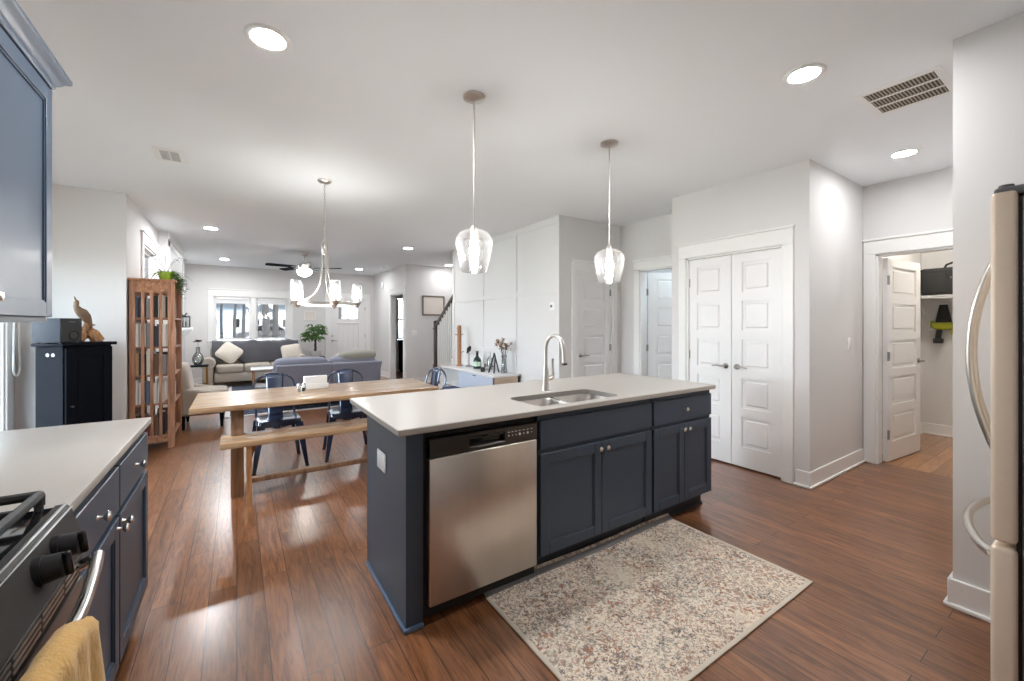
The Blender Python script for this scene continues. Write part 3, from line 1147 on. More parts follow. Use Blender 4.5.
# double bowl sink under it
t = thing('sink', 'double bowl stainless sink let into the island worktop', 'sink', (1.705, 1.965, .7))
for (a, b) in ((SX0 - .008, 1.690), (1.712, SX1 + .008)):
    mb = MB(at(t))
    levels = [(.0, .886), (.004, .878), (.012, .74), (.045, .715)]
    V, Fc = [], []
    n = None
    for k, z in levels:
        l = rrect(a + k, b - k, SY0 - .008 + k, SY1 + .008 - k, .06)
        n = len(l)
        V += [(p[0], p[1], z) for p in l]
    for q in range(len(levels) - 1):
        for i in range(n):
            j = (i + 1) % n
            Fc.append((q * n + i, q * n + j, (q + 1) * n + j, (q + 1) * n + i))
    Fc.append(tuple((len(levels) - 1) * n + i for i in range(n)))
    mb.add(V, Fc)
    bowl = mb.build('bowl', M['steelside'], t, ang=50)
    MB(at(t)).lathe([(0, .7165), (.03, .7165), (.042, .719), (.045, .716)], ((a + b) / 2, 1.965, 0), 20).build('drain', M['nickel'], bowl)
MB(at(t)).box(1.688, 1.714, SY0, SY1, .72, .884, .006, 2).build('divider', M['steelside'], t)

# tap
t = thing('kitchen_faucet', 'brushed nickel gooseneck faucet behind the sink', 'faucet', (1.763, 2.235, .914))
mb = MB()
mb.lathe([(0, 0), (.030, 0), (.030, .006), (.026, .012), (.024, .07), (.022, .13), (.016, .15), (.013, .17)], seg=20)
mb.build('body', M['nickel'], t)
pts = [(0, 0, .165), (0, 0, .22), (0, 0, .285)]
R0 = .092
for i in range(1, 15):
    a = PI * i / 16
    pts.append((0, -R0 + R0 * math.cos(a), .285 + R0 * math.sin(a)))
pts.append((0, -2 * R0 - .004, .275))
MB().tube(pts, .0125, 12).build('spout', M['nickel'], t)
MB().tube([(0, -2 * R0 - .003, .287), (0, -2 * R0 - .008, .24), (0, -2 * R0 - .012, .20)], [.0145, .0165, .0185], 14).build('spray_head', M['nickel'], t)
MB().tube([(0, -2 * R0 - .011, .204), (0, -2 * R0 - .013, .186)], [.0188, .016], 14).build('spray_nozzle', M['black'], t)
mb = MB()
mb.tube([(.018, 0, .075), (.052, -.004, .085)], [.017, .016], 14)
mb.tube([(.052, -.004, .085), (.060, -.005, .105), (.056, -.006, .14), (.052, -.007, .185), (.054, -.008, .215)], [.014, .011, .0085, .0075, .009], 10)
mb.build('handle', M['nickel'], t)

# socket on the end panel
t = thing('power_outlet', 'white outlet plate on the navy end panel of the island', 'outlet', (.622, 2.14, .665))
MB().box(-.007, -.001, -.072, .072, -.048, .048, .003, 2).build('plate', M['white'], t)
for y in (-.034, .034):
    MB().box(-.0085, -.006, y - .020, y + .020, -.030, .030, .004, 2).build('socket', M['trim'], t)

# island rug, its far edge turned up against the toe kick
t = thing('kitchen_rug', 'faded cream rug with rust and grey flecks on the boards before the island', 'rug', (1.78, 1.4, 0))
RX0, RX1, RY0, RY1 = 1.03, 2.53, .945, 1.80


def rug_pt(u, v):
    x = RX0 + (RX1 - RX0) * u
    s = v * (RY1 - RY0 + .05)
    flat = RY1 - RY0 - .02
    wob = .006 * math.sin(9 * u)
    if s <= flat:
        return (x, RY0 + s + wob * v, .008)
    q = s - flat
    return (x, RY0 + flat + q * .6 + wob, .008 + q * .38)


mb = MB(at(t))
nu, nv = 40, 40
mb.grid(lambda u, v: rug_pt(u, v), nu, nv)
mb.grid(lambda u, v: (rug_pt(u, v)[0], rug_pt(u, v)[1], max(.001, rug_pt(u, v)[2] - .007)), nu, nv)
mb.build('pile', M['rug'], t, ang=60)
mb = MB(at(t))
for x in (RX0, RX1 - .018):
    mb.box(x - (.003 if x == RX0 else -.0), x + .018 + (.003 if x != RX0 else 0), RY0, RY1 - .02, .001, .0095, .003, 2)
mb.box(RX0 - .003, RX1 + .003, RY0 - .006, RY0 + .014, .001, .0095, .003, 2)
mb.build('binding', M['rugedge'], t)
mb = MB(at(t))
mb.grid(lambda u, v: (RX0 + (RX1 - RX0) * u, RY1 - .024 + v * .030 + .006 * math.sin(9 * u), .011 + v * .016), 40, 3)
mb.build('turned_edge', M['ruggrey'], t)

# ------------------------------------------------------------------ cabinets and range along the side wall
LX = -.375       # face plane
Mq = T(0, 0, 0)


def face_matrix():
    # local x = world y, local -y = world +x (front looks to +x)
    return Matrix(((0, -1, 0, 0), (1, 0, 0, 0), (0, 0, 1, 0), (0, 0, 0, 1)))


FM = face_matrix()


def wall_cab(label, y0, y1, kx):
    t = thing('base_cabinet', label, 'cabinet', (-.68, (y0 + y1) / 2, 0), group='navy base cabinets along the range wall')
    A = at(t)
    mb = MB(A)
    mb.box(-.985, LX, y0, y1, .112, .884)
    mb.box(-.985, LX - .075, y0, y1 - (.0), 0, .113)
    mb.build('carcass', M['navy'], t, ang=0)
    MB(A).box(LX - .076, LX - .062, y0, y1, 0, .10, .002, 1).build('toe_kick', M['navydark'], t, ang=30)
    MF = A @ FM
    dr = shaker(MB(MF), y0 + .006, y1 - .006, .692, .850, -LX - .019, plain=True).build('drawer', M['navy'], t, ang=30)
    knob(dr, (y0 + y1) / 2, -LX - .019, .771, MF)
    do = shaker(MB(MF), y0 + .006, y1 - .006, .120, .668, -LX - .019, st=.058).build('door', M['navy'], t, ang=30)
    knob(do, kx, -LX - .019, .632, MF)
    return t


wall_cab('navy base cabinet with one drawer and door, touching the range', 1.468, 2.048, 2.012)
wall_cab('navy base cabinet with one drawer and door, at the free end of the counter', 2.052, 2.628, 2.088)
t = thing('side_countertop', 'cream quartz counter running from the range towards the patio door', 'worktop', (-.67, 2.05, .884))
MB(at(t)).box(-.995, -.347, 1.465, 2.652, .884, .914, .004, 2).build('slab', M['quartz'], t, ang=30)

# wall cabinet
t = thing('upper_cabinet', 'navy wall cabinet with a crown moulding over the side counter', 'cabinet', (-.82, 2.2, 1.39))
A = at(t)
MB(A).box(-.995, -.66, 1.93, 2.50, 1.39, 2.365).box(-.995, -.655, 1.93, 2.49, 1.372, 1.39).build('carcass', M['navy'], t, ang=0)
do = shaker(MB(A @ FM), 1.935, 2.497, 1.395, 2.335, .641, st=.060).build('door', M['navy'], t, ang=30)
knob(do, 1.965, .641, 1.452, A @ FM)
prof = [(-.995, 2.345), (-.640, 2.345), (-.634, 2.352), (-.634, 2.362), (-.622, 2.372), (-.612, 2.385), (-.600, 2.392), (-.594, 2.398), (-.594, 2.412), (-.995, 2.412)]
mb = MB(A)
V, Fc = [], []
n = len(prof)
for (yy, off) in ((1.93, 0), (2.50, 1)):
    for (x, z) in prof:
        V.append((x, yy + (x + .645 if off and x > -.9 else 0) , z))
for i in range(n):
    j = (i + 1) % n
    Fc.append((i, j, n + j, n + i))
Fc += [tuple(range(n - 1, -1, -1)), tuple(range(n, 2 * n))]
mb.add(V, Fc)
# return along the free end
V, Fc = [], []
for (xx, off) in ((-.995, 0), (-.645, 1)):
    for (x, z) in prof[1:]:
        d = max(x + .645, 0) if x > -.9 else -.02
        V.append((xx + (d if off else 0), 2.50 + d, z))
n = len(prof) - 1
for i in range(n):
    j = (i + 1) % n
    Fc.append((i, j, n + j, n + i))
Fc += [tuple(range(n - 1, -1, -1)), tuple(range(n, 2 * n))]
mb.add(V, Fc)
mb.build('crown_moulding', M['navy'], t, ang=25)

# range
t = thing('gas_range', 'black stainless gas range with front knobs beside the side counter', 'range', (-.66, 1.08, 0))
A = at(t)
Y0, Y1 = .702, 1.462
MB(A).box(-.99, -.345, Y0, Y1, .03, .895).build('body', M['darksteel'], t, ang=0)
mb = MB(A)
mb.box(-.99, -.360, Y0, Y1, .893, .918, .004, 2)
mb.build('cooktop', M['blackgloss'], t)
# front control panel, sloping
prof = [(-.37, .80), (-.322, .80), (-.316, .812), (-.343, .912), (-.352, .921), (-.37, .921)]
MB(A).prism(prof, 'y', Y0, Y1).build('control_panel', M['rangepanel'], t, ang=20)
mb = MB(A)
mb.tube([(-.353, Y0 + .002, .9215), (-.353, Y1 - .002, .9215)], .0035, 6)
mb.tube([(-.3425, Y0 + .002, .9125), (-.3425, Y1 - .002, .9125)], .003, 6)
mb.build('edge_trim', M['chrome'], t)
dirv = Vector((.090, 0, .012)).normalized()
for i, y in enumerate((1.315, 1.215, .88, .81, .742)):
    p = Vector((-.334, y, .868))
    q = p + dirv * .012
    mb = MB(A)
    mb.tube([p, q], [.030, .030], 20)
    mb.tube([q, q + dirv * .004, q + dirv * .028], [.027, .027, .024], 20)
    kb = mb.build('control_knob', M['black'], t, ang=30)
    # grip bar across the knob face
    e = q + dirv * .028
    MB(A @ T(*e) @ Matrix.Rotation(-math.atan2(.012, .090), 4, 'Y')).box(-.006, .012, -.007, .007, -.024, .024, .004, 2).build('grip', M['blackgloss'], kb)
# burners and grates
for (bx, by, r) in ((-.82, 1.30, .045), (-.52, 1.30, .055), (-.82, .87, .05), (-.52, .87, .045), (-.67, 1.08, .04)):
    mb = MB(A)
    mb.lathe([(0, .918), (r * 1.25, .918), (r * 1.25, .926), (r, .928), (r, .938), (r * .9, .942), (0, .942)], (bx, by, 0), 22)
    mb.build('burner', M['castiron'], t)
for (a, b) in ((1.215, 1.452), (.965, 1.205), (.712, .955)):
    mb = MB(A)
    z = .955
    for x in (-.955, -.395):
        mb.tube([(x, a, .93), (x, a, z), (x, b, z), (x, b, .93)], .011, 8)
    for y in (a, b):
        mb.tube([(-.955, y, z), (-.395, y, z)], .011, 8)
    ym = (a + b) / 2
    mb.tube([(-.955, ym, z + .003), (-.395, ym, z + .003)], .007, 8)
    for x in (-.82, -.67, -.52):
        mb.tube([(x, a, z + .003), (x, b, z + .003)], .007, 8)
    for x in (-.955, -.395):
        for y in (a, b):
            mb.tube([(x, y, .917), (x, y, z)], .0085, 8)
    mb.build('grate', M['castiron'], t)
# vent strip, oven door, handle
mb = MB(A)
mb.box(-.345, -.322, Y0 + .006, Y1 - .006, .745, .797, .003, 1)
mb.build('vent_strip', M['rangepanel'], t, ang=30)
for k, (a, b) in enumerate(((1.33, 1.425), (1.20, 1.32), (1.07, 1.19), (.94, 1.06), (.81, .93), (.715, .80))):
    mb = MB(A)
    for z in (.757, .770, .783):
        mb.box(-.3235, -.3205, a, b, z, z + .005)
    mb.build('vent_slot', M['nickel'], t, ang=0)
mb = MB(A)
mb.box(-.345, -.320, Y0 + .006, Y1 - .006, .20, .74, .005, 2)
od = mb.build('oven_door', M['darksteel'], t)
MB(A).box(-.3215, -.3185, Y0 + .1, Y1 - .1, .30, .62, .001, 1).build('oven_window', M['blackgloss'], od)
pts = []
for i in range(15):
    y = 1.425 - (1.425 - .74) * i / 14
    s = math.sin(PI * i / 14)
    pts.append((-.288 + .030 * s, y, .792))
mb = MB(A)
mb.tube(pts, .0125, 12)
for y in (1.42, .745):
    mb.tube([(-.322, y, .775), (-.284, y, .792)], .013, 10)
mb.build('handle', M['chrome'], od)
MB(A).box(-.345, -.322, Y0 + .006, Y1 - .006, .05, .19, .005, 2).build('warming_drawer', M['darksteel'], t)
for x in (-.95, -.40):
    for y in (Y0 + .05, Y1 - .05):
        MB(A).lathe([(0, 0), (.02, 0), (.018, .03), (0, .03)], (x, y, 0), 12).build('levelling_foot', M['black'], t)

# towel over the oven handle
t = thing('kitchen_towel', 'mustard yellow towel folded over the oven handle', 'towel', (-.23, 1.0, .4))


def towel_pt(u, v):
    # u across (y), v along the drape: front hem -> over the bar -> back hem
    y = .85 + .315 * u
    yb = (y - .74) / (1.425 - .74)
    bar = -.288 + .030 * math.sin(PI * yb)
    fold = .008 * math.sin(u * 15 + 1) * abs(v - .5) * 2 + .004 * math.sin(u * 31)
    rnd = .038 * (max(0, u - .55) / .45) ** 2
    s = v * 1.0
    Lf = .44
    if s < .46:
        k = 1 - s / .46
        edge = .16 * k * (1 - k * .35)
        y2 = y + (u - .5) * .10 * min(1, k * 2.2)
        return (bar + .022 + fold + .012 * k, y2, .792 - rnd - Lf * k)
    if s < .54:
        a = (s - .46) / .08 * PI
        return (bar + .022 * math.cos(a) + fold * .3, y, .792 - rnd + .020 * math.sin(a))
    k = (s - .54) / .46
    return (bar - .020 + fold * .4, y + (u - .5) * .08 * min(1, k * 2.2), .792 - rnd - .36 * k)


mb = MB(at(t))
mb.grid(towel_pt, 26, 60)
o = mb.build('cloth', M['towel'], t, ang=80)
sm = o.modifiers.new('thickness', 'SOLIDIFY')
sm.thickness = .006
sm.offset = 1

# ------------------------------------------------------------------ refrigerator
t = thing('refrigerator', 'tall stainless french door refrigerator with curved handles', 'refrigerator', (2.35, -.1, 0))
A = at(t)
fx0, fx1 = 1.894, 2.80
fm = (fx0 + fx1) / 2
MB(A).box(fx0 + .012, fx1 - .012, -.62, .182, .02, 1.745, .006, 2).build('body', M['greysteel'], t)
MB(A).box(fx0 + .02, fx1 - .02, .178, .194, .05, 1.74).build('gasket', M['black'], t, ang=0)


def fdoor(name, x0, x1, z0, z1):
    mb = MB(A)
    mb.box(x0, x1, .190, .243, z0, z1, .012, 3)
    return mb.build(name, M['fridgeside'], t, ang=35)


def bow(parent, p, q, out, r=.011):
    pts = []
    for i in range(17):
        s = i / 16
        k = math.sin(PI * s) ** .75
        pts.append(Vector(p).lerp(Vector(q), s) + Vector(out) * k)
    MB(A).tube(pts, [r * (1.25 if i in (0, 16) else 1) for i in range(17)], 10).build('handle', M['nickel'], parent)


fd = fdoor('door', fx0, fm - .003, .715, 1.760)
bow(fd, (fm - .035, .240, .82), (fm - .035, .240, 1.69), (0, .108, 0))
fd2 = fdoor('door', fm + .003, fx1, .715, 1.760)
bow(fd2, (fm + .035, .240, .82), (fm + .035, .240, 1.69), (0, .108, 0))
fz = fdoor('freezer_drawer', fx0, fx1, .06, .700)
bow(fz, (fx0 + .05, .240, .655), (fx1 - .05, .240, .655), (0, .108, 0), .013)
for x in (fx0 + .06, fx1 - .06):
    mb = MB(A)
    mb.box(x - .05, x + .05, .12, .238, 1.747, 1.775, .010, 3)
    mb.lathe([(0, 1.774), (.018, 1.774), (.016, 1.784), (0, 1.784)], (x + (-.02 if x < fm else .02), .215, 0), 14)
    mb.build('hinge_cap', M['rubber'], t)
MB(A).box(fx0 + .03, fx1 - .03, .10, .20, .005, .055).build('base_grille', M['black'], t, ang=0)
# ------------------------------------------------------------------ lamps
CANS = [((.125, 2.31), 'recessed ceiling lamp over the floor before the side counter'),
        ((2.60, 1.009), 'recessed ceiling lamp beside the return air grille'),
        ((4.468, 1.028), 'recessed ceiling lamp near the coat closet doorway'),
        ((-.309, 7.308), 'recessed ceiling lamp near the bookcase and chimney breast'),
        ((2.568, 7.253), 'recessed ceiling lamp near the panelled wall, before the ceiling fan'),
        ((-.216, 10.60), 'recessed ceiling lamp above the beige sofa'),
        ((2.526, 10.672), 'recessed ceiling lamp near the front door'),
        ((4.094, 8.80), 'recessed ceiling lamp above the stairs')]
first = None
for (x, y), lb in CANS:
    if first is None:
        first = thing('recessed_light', lb, 'ceiling light', (x, y, H), group='recessed ceiling lamps')
        MB().lathe([(.070, -.0055), (.078, -.010), (.094, -.009), (.099, -.004), (.100, 0), (.070, 0)], seg=32).build('trim_ring', M['white'], first)
        MB().lathe([(0, -.006), (.071, -.006)], seg=32).build('lens', M['glow'], first)
    else:
        c_ = dup(first, (x, y, H), 0, lb)
        if (x, y) != CANS[0][0]:          # lens strengths set per area to even out the light
            for ch_ in c_.children:
                if ch_.name.startswith('lens'):
                    ch_.data = ch_.data.copy()
                    ch_.data.materials[0] = M['halllens'] if x > 4.4 else M['stairlens'] if x > 4 else M['nearwall'] if (y > 7 and x > 2) else M['farlens'] if y > 7 else M['passlens']


# pendants
def pendant(label, x, y):
    t = thing('pendant_light', label, 'pendant light', (x, y, H), group='pendants over the island')
    MB().lathe([(0, -.028), (.010, -.028), (.040, -.022), (.066, -.012), (.066, 0), (0, 0)], seg=28).build('ceiling_canopy', M['nickel'], t)
    MB().tube([(0, 0, -.026), (0, 0, -.79)], .0055, 8).build('rod', M['nickel'], t)
    so = MB().lathe([(0, -.775), (.012, -.775), (.024, -.795), (.026, -.85), (.020, -.862), (0, -.862)], seg=18).build('socket', M['nickel'], t)
    prof = [(.026, -.806), (.060, -.812), (.092, -.830), (.110, -.858), (.113, -.885), (.107, -.930), (.094, -1.0), (.078, -1.056), (.074, -1.060), (.071, -1.056)]
    MB().lathe(prof, seg=36).build('lamp_shade', M['shade'], t, ang=60)
    MB().lathe([(0, -.862), (.014, -.866), (.018, -.885), (.030, -.925), (.030, -.945), (.021, -.968), (0, -.978)], seg=20).build('bulb', M['pendbulb'], t)
    return t


p = pendant('glass pendant lamp over the dishwasher end of the island', 1.197, 2.215)
dup(p, (2.361, 2.215, H), 0, 'glass pendant lamp over the pantry end of the island')

# chandelier
t = thing('chandelier', 'five light brushed nickel ring chandelier over the dining table', 'chandelier', (.70, 4.30, H))
MB().lathe([(0, -.030), (.012, -.030), (.045, -.024), (.062, -.010), (.062, 0), (0, 0)], seg=28).build('ceiling_canopy', M['nickel'], t)
mb = MB()
z = -.03
k = 0
while z > -.565:
    pts = []
    for i in range(10):
        a = 2 * PI * i / 10
        u, w = .0075 * math.cos(a), .019 * math.sin(a)
        pts.append((u, 0, z - .017 + w) if k % 2 else (0, u, z - .017 + w))
    mb.tube(pts, .0022, 5, closed=True)
    z -= .030
    k += 1
mb.build('chain', M['nickel'], t)
MB().lathe([(0, -.57), (.008, -.575), (.022, -.60), (.030, -.62), (.030, -.70), (.020, -.715), (0, -.715)], seg=20).build('hub', M['nickel'], t)
RR, ZR = .29, -1.185
mb = MB()
mb.lathe([(RR - .006, ZR - .012), (RR + .006, ZR - .012), (RR + .006, ZR + .012), (RR - .006, ZR + .012), (RR - .006, ZR - .012)], seg=48)
mb.build('ring', M['nickel'], t, ang=30)
for i in range(5):
    a = math.radians(-9.5 + 72 * i)
    ca, sa = math.cos(a), math.sin(a)
    pts = []
    for q in range(15):
        s = q / 14
        r = .024 + (RR - .024) * (s ** 2.6)
        zz = -.68 + (ZR + .68) * (1 - (1 - s) ** 1.5)
        pts.append((r * ca, r * sa, zz))
    MB().tube(pts, .0085, 8).build('arm', M['nickel'], t)
    c = (RR * ca, RR * sa, 0)
    MB().lathe([(0, ZR - .035), (.010, ZR - .03), (.016, ZR - .015), (.040, ZR + .012), (.044, ZR + .02), (.016, ZR + .024), (.014, ZR + .06), (0, ZR + .06)], c, 18).build('candle_cup', M['nickel'], t)
    MB().lathe([(.041, ZR + .018), (.0445, ZR + .018), (.0445, ZR + .205), (.041, ZR + .205), (.041, ZR + .018)], c, 26).build('lamp_shade', M['sleeve'], t)
    MB().lathe([(0, ZR + .06), (.012, ZR + .065), (.022, ZR + .11), (.020, ZR + .14), (.008, ZR + .165), (0, ZR + .17)], c, 16).build('bulb', M['bulb'], t)

# ceiling fan
t = thing('ceiling_fan', 'ceiling fan with dark blades and lit bowl over the living room', 'ceiling fan', (1.085, 8.87, H))
MB().lathe([(0, -.07), (.02, -.07), (.045, -.055), (.07, -.02), (.072, 0), (0, 0)], seg=26).build('ceiling_canopy', M['nickel'], t)
MB().tube([(0, 0, -.06), (0, 0, -.20)], .012, 10).build('rod', M['nickel'], t)
MB().lathe([(0, -.18), (.03, -.185), (.06, -.20), (.115, -.235), (.125, -.27), (.11, -.31), (.07, -.325), (0, -.325)], seg=28).build('motor', M['nickel'], t)
for i in range(5):
    a = math.radians(-28 + 72 * i)
    mb = MB(RZ(a) @ Matrix.Rotation(math.radians(11), 4, 'X'))
    poly = [(.17, -.05), (.24, -.062), (.60, -.072), (.66, -.06), (.675, 0), (.66, .06), (.60, .072), (.24, .062), (.17, .05)]
    mb.prism(poly, 'z', -.292, -.284)
    bl = mb.build('blade', M['blackwood'], t, ang=30)
    mb = MB(RZ(a) @ Matrix.Rotation(math.radians(11), 4, 'X'))
    mb.box(.09, .24, -.018, .018, -.298, -.291, .002, 1)
    mb.build('blade_bracket', M['nickel'], bl)
MB().lathe([(.10, -.325), (.135, -.33), (.14, -.345), (.12, -.345)], seg=28).build('light_rim', M['nickel'], t)
MB().lathe([(.135, -.342), (.128, -.375), (.10, -.415), (.06, -.445), (.02, -.455), (0, -.456)], seg=28).build('light_bowl', M['fanbowl'], t)

# ceiling registers and detector
t = thing('return_air_grille', 'white return air grille in the ceiling above the fridge passage', 'vent', (3.325, .757, H))
mb = MB()
L_, W_ = .21, .187
for (a, b, c, e) in ((-L_, L_, -W_, -W_ + .035), (-L_, L_, W_ - .035, W_), (-L_, -L_ + .035, -W_ + .035, W_ - .035), (L_ - .035, L_, -W_ + .035, W_ - .035)):
    mb.box(a, b, c, e, -.006, 0, .002, 1)
for x in (-.062, .062):
    mb.box(x - .009, x + .009, -W_ + .035, W_ - .035, -.0058, -.002)
mb.build('frame', M['white'], t, ang=30)
MB().box(-L_ + .03, L_ - .03, -W_ + .03, W_ - .03, -.0018, 0).build('duct_shade', M['louvre'], t, ang=0)
mb = MB()
for i in range(19):
    y = -W_ + .043 + i * (2 * W_ - .086) / 18
    mb.box(-L_ + .035, L_ - .035, y - .0028, y + .0028, -.0055, -.0025)
mb.build('louvres', mat('grille_slats', srgb(176, 166, 150), .5, var=.05), t, ang=0)
t = thing('supply_register', 'small white supply register in the ceiling near the chandelier', 'vent', (-.453, 4.362, H))
mb = MB()
for (a, b, c, e) in ((-.10, .10, -.155, -.115), (-.10, .10, .115, .155), (-.10, -.06, -.115, .115), (.06, .10, -.115, .115)):
    mb.box(a, b, c, e, -.005, 0, .002, 1)
mb.box(-.005, .005, -.115, .115, -.0048, -.001)
mb.build('frame', M['white'], t, ang=30)
MB().box(-.065, .065, -.12, .12, -.0015, 0).build('duct_shade', M['louvre'], t, ang=0)
mb = MB()
for i in range(13):
    y = -.108 + i * .018
    mb.box(-.06, .06, y - .0035, y + .0035, -.0045, -.002)
mb.build('louvres', M['white'], t, ang=0)
t = thing('smoke_detector', 'small round white smoke detector on the ceiling before the study', 'detector', (2.95, 9.9, H))
MB().lathe([(0, -.035), (.045, -.035), (.06, -.025), (.065, 0), (0, 0)], seg=24).build('cover', M['white'], t)
MB().lathe([(0, -.039), (.012, -.039), (.013, -.034)], seg=14).build('button', M['trim'], t)

# ------------------------------------------------------------------ dining table, bench, chairs
TX0, TX1, TY0, TY1 = -.29, 1.66, 3.79, 4.62
t = thing('dining_table', 'long honey pine farmhouse dining table beneath the chandelier', 'table', ((TX0 + TX1) / 2, (TY0 + TY1) / 2, 0))
A = at(t)
mb = MB(A)
for i in range(5):
    w = (TY1 - TY0) / 5
    mb.box(TX0, TX1, TY0 + i * w + .0006, TY0 + (i + 1) * w - .0006, .708, .75, .004, 2)
mb.build('tabletop', M['pine'], t, ang=30)
MB(A).box(.05, TX1 - .33, 4.17, 4.24, .64, .708, .004, 1).build('centre_beam', M['pinedull'], t, ang=30)
for cx in (.002, TX1 - .292):
    for cy in (3.945, 4.46):
        MB(A).box(cx - .044, cx + .044, cy - .03, cy + .06, 0, .708, .005, 2).build('leg', M['pinedull'], t)
    for z in (.60, .10):
        MB(A).box(cx - .035, cx + .035, 3.95, 4.50, z, z + .085, .004, 1).build('cross_rail', M['pinedull'], t)

BX0, BX1, BY0, BY1 = -.105, 1.50, 3.69, 4.0
BZ = .487
t = thing('dining_bench', 'honey pine bench with a low stretcher on the island side of the table', 'bench', ((BX0 + BX1) / 2, (BY0 + BY1) / 2, 0))
A = at(t)
mb = MB(A)
mb.box(BX0, BX1, BY0, (BY0 + BY1) / 2 - .0006, BZ - .043, BZ, .005, 2)
mb.box(BX0, BX1, (BY0 + BY1) / 2 + .0006, BY1, BZ - .043, BZ, .005, 2)
mb.build('bench_seat', M['pine'], t, ang=30)
for cx in (.078, BX1 - .183):
    for (cy, s) in ((BY0 + .045, -1), (BY1 - .085, 1)):
        sp = .035 * s
        b0, b1 = cx - .0165, cx + .0165
        mb = MB(A)
        y0, y1 = cy - .022, cy + .042
        mb.add([(b0, y0 + sp, 0), (b1, y0 + sp, 0), (b1, y1 + sp, 0), (b0, y1 + sp, 0),
                (b0, y0, BZ - .043), (b1, y0, BZ - .043), (b1, y1, BZ - .043), (b0, y1, BZ - .043)],
               [(3, 2, 1, 0), (4, 5, 6, 7), (0, 1, 5, 4), (1, 2, 6, 5), (2, 3, 7, 6), (3, 0, 4, 7)])
        mb.build('leg', M['pinez'], t, ang=20)
    s = 1 if cx < .5 else -1
    yc = (BY0 + BY1) / 2
    mb = MB(A)
    mb.prism([(cx + s * .017, BZ - .045), (cx + s * .075, BZ - .045), (cx + s * .017, BZ - .145)], 'y', yc - .03, yc + .03)
    mb.build('brace', M['pinedull'], t, ang=20)
    MB(A).box(cx - .016, cx + .016, BY0 + .05, BY1 - .05, .12, .165, .003, 1).build('cross_rail', M['pinez'], t)
yc = (BY0 + BY1) / 2
MB(A).box(.09, BX1 - .195, yc - .025, yc + .025, .125, .163, .004, 2).build('stretcher', M['pinedull'], t)


def metal_chair(label, x, y, rz):
    """local: the sitter looks towards -y, the back stands at +y"""
    t = thing('metal_dining_chair', label, 'chair', (x, y, 0), rz, group='gunmetal chairs at the dining table')
    mb = MB()
    sw, sd, zs = .185, .18, .455
    V, Fc = [], []
    loops = [(1.0, zs - .055), (.985, zs - .006), (.97, zs), (.86, zs - .006), (.0, zs - .007)]
    n = None
    for k, z in loops[:-1]:
        l = rrect(-sw * k, sw * k, -sd * k, sd * k, .05 * k)
        n = len(l)
        V += [(a, b, z) for a, b in l]
    for q in range(len(loops) - 2):
        for i in range(n):
            j = (i + 1) % n
            Fc.append((q * n + i, q * n + j, (q + 1) * n + j, (q + 1) * n + i))
    Fc.append(tuple(3 * n + i for i in range(n)))
    mb.add(V, Fc)
    mb.build('seat', M['gun'], t, ang=50)
    for sx in (-1, 1):
        for sy in (-1, 1):
            top = Vector((sx * (sw - .028), sy * (sd - .028), zs - .03))
            bot = Vector((sx * (sw + .035), sy * (sd + .045), 0))
            mb = MB()
            for (w0, w1) in ((.034, .014),):
                vs = []
                for p_, w in ((top, w0), (bot, w1)):
                    vs += [(p_.x - w, p_.y - w, p_.z), (p_.x + w, p_.y - w, p_.z), (p_.x + w, p_.y + w, p_.z), (p_.x - w, p_.y + w, p_.z)]
                mb.add(vs, [(3, 2, 1, 0), (4, 5, 6, 7), (0, 1, 5, 4), (1, 2, 6, 5), (2, 3, 7, 6), (3, 0, 4, 7)])
            lg = mb.build('leg', M['gun'], t, ang=20)
            MB().box(bot.x - .017, bot.x + .017, bot.y - .017, bot.y + .017, 0, .018, .003, 1).build('foot_cap', M['black'], lg)
    # bent tube back
    pts = [(-.165, sd - .03, zs - .03), (-.178, sd + .01, zs + .14), (-.185, sd + .05, zs + .26)]
    for i in range(1, 14):
        a = PI - PI * i / 14
        pts.append((.185 * math.cos(a), sd + .055 + .02 * math.sin(a), zs + .28 + .125 * math.sin(a)))
    pts += [(.185, sd + .05, zs + .26), (.178, sd + .01, zs + .14), (.165, sd - .03, zs - .03)]
    MB().tube(pts, .0115, 8).build('back_tube', M['gun'], t)
    mb = MB()
    def sp(u, v):
        w = .062 + .020 * v
        zz = zs - .02 + v * .42
        yy = sd - .012 + .085 * v - .012 * math.cos((u - .5) * 2.4)
        return ((u - .5) * 2 * w, yy, zz)
    mb.grid(sp, 6, 10)
    o = mb.build('splat', M['gun'], t, ang=60)
    s_ = o.modifiers.new('thickness', 'SOLIDIFY')
    s_.thickness = .004
    mb = MB()
    for s in (-1, 1):
        mb.tube([(s * .1, -sd + .02, zs - .05), (0, 0, zs - .11), (-s * .1, sd - .02, zs - .05)], .007, 6)
    mb.build('cross_brace', M['gun'], t)
    return t


ch = metal_chair('gunmetal chair with arched back at the far side of the table, nearest its free end', .335, 4.655, math.radians(3))
dup(ch, (.985, 4.65, 0), math.radians(-6), 'gunmetal chair with arched back at the far side of the table, behind the island corner')
dup(ch, (1.69, 4.43, 0), math.radians(-78), 'gunmetal chair with arched back at the sideboard end of the table')
t = thing('pouf', 'round navy pouf on the floor in front of the sideboard cubby', 'pouf', (2.66, 5.62, 0))
MB().lathe([(0, 0), (.17, 0), (.215, .05), (.23, .15), (.22, .30), (.18, .40), (.09, .435), (0, .44)], seg=30).build('cover', mat('navy_felt', srgb(34, 46, 92), .85, var=.12, scale=50), t, ang=70)
MB().lathe([(0, .438), (.022, .438), (.018, .446), (0, .448)], seg=14).build('button', M['black'], t)

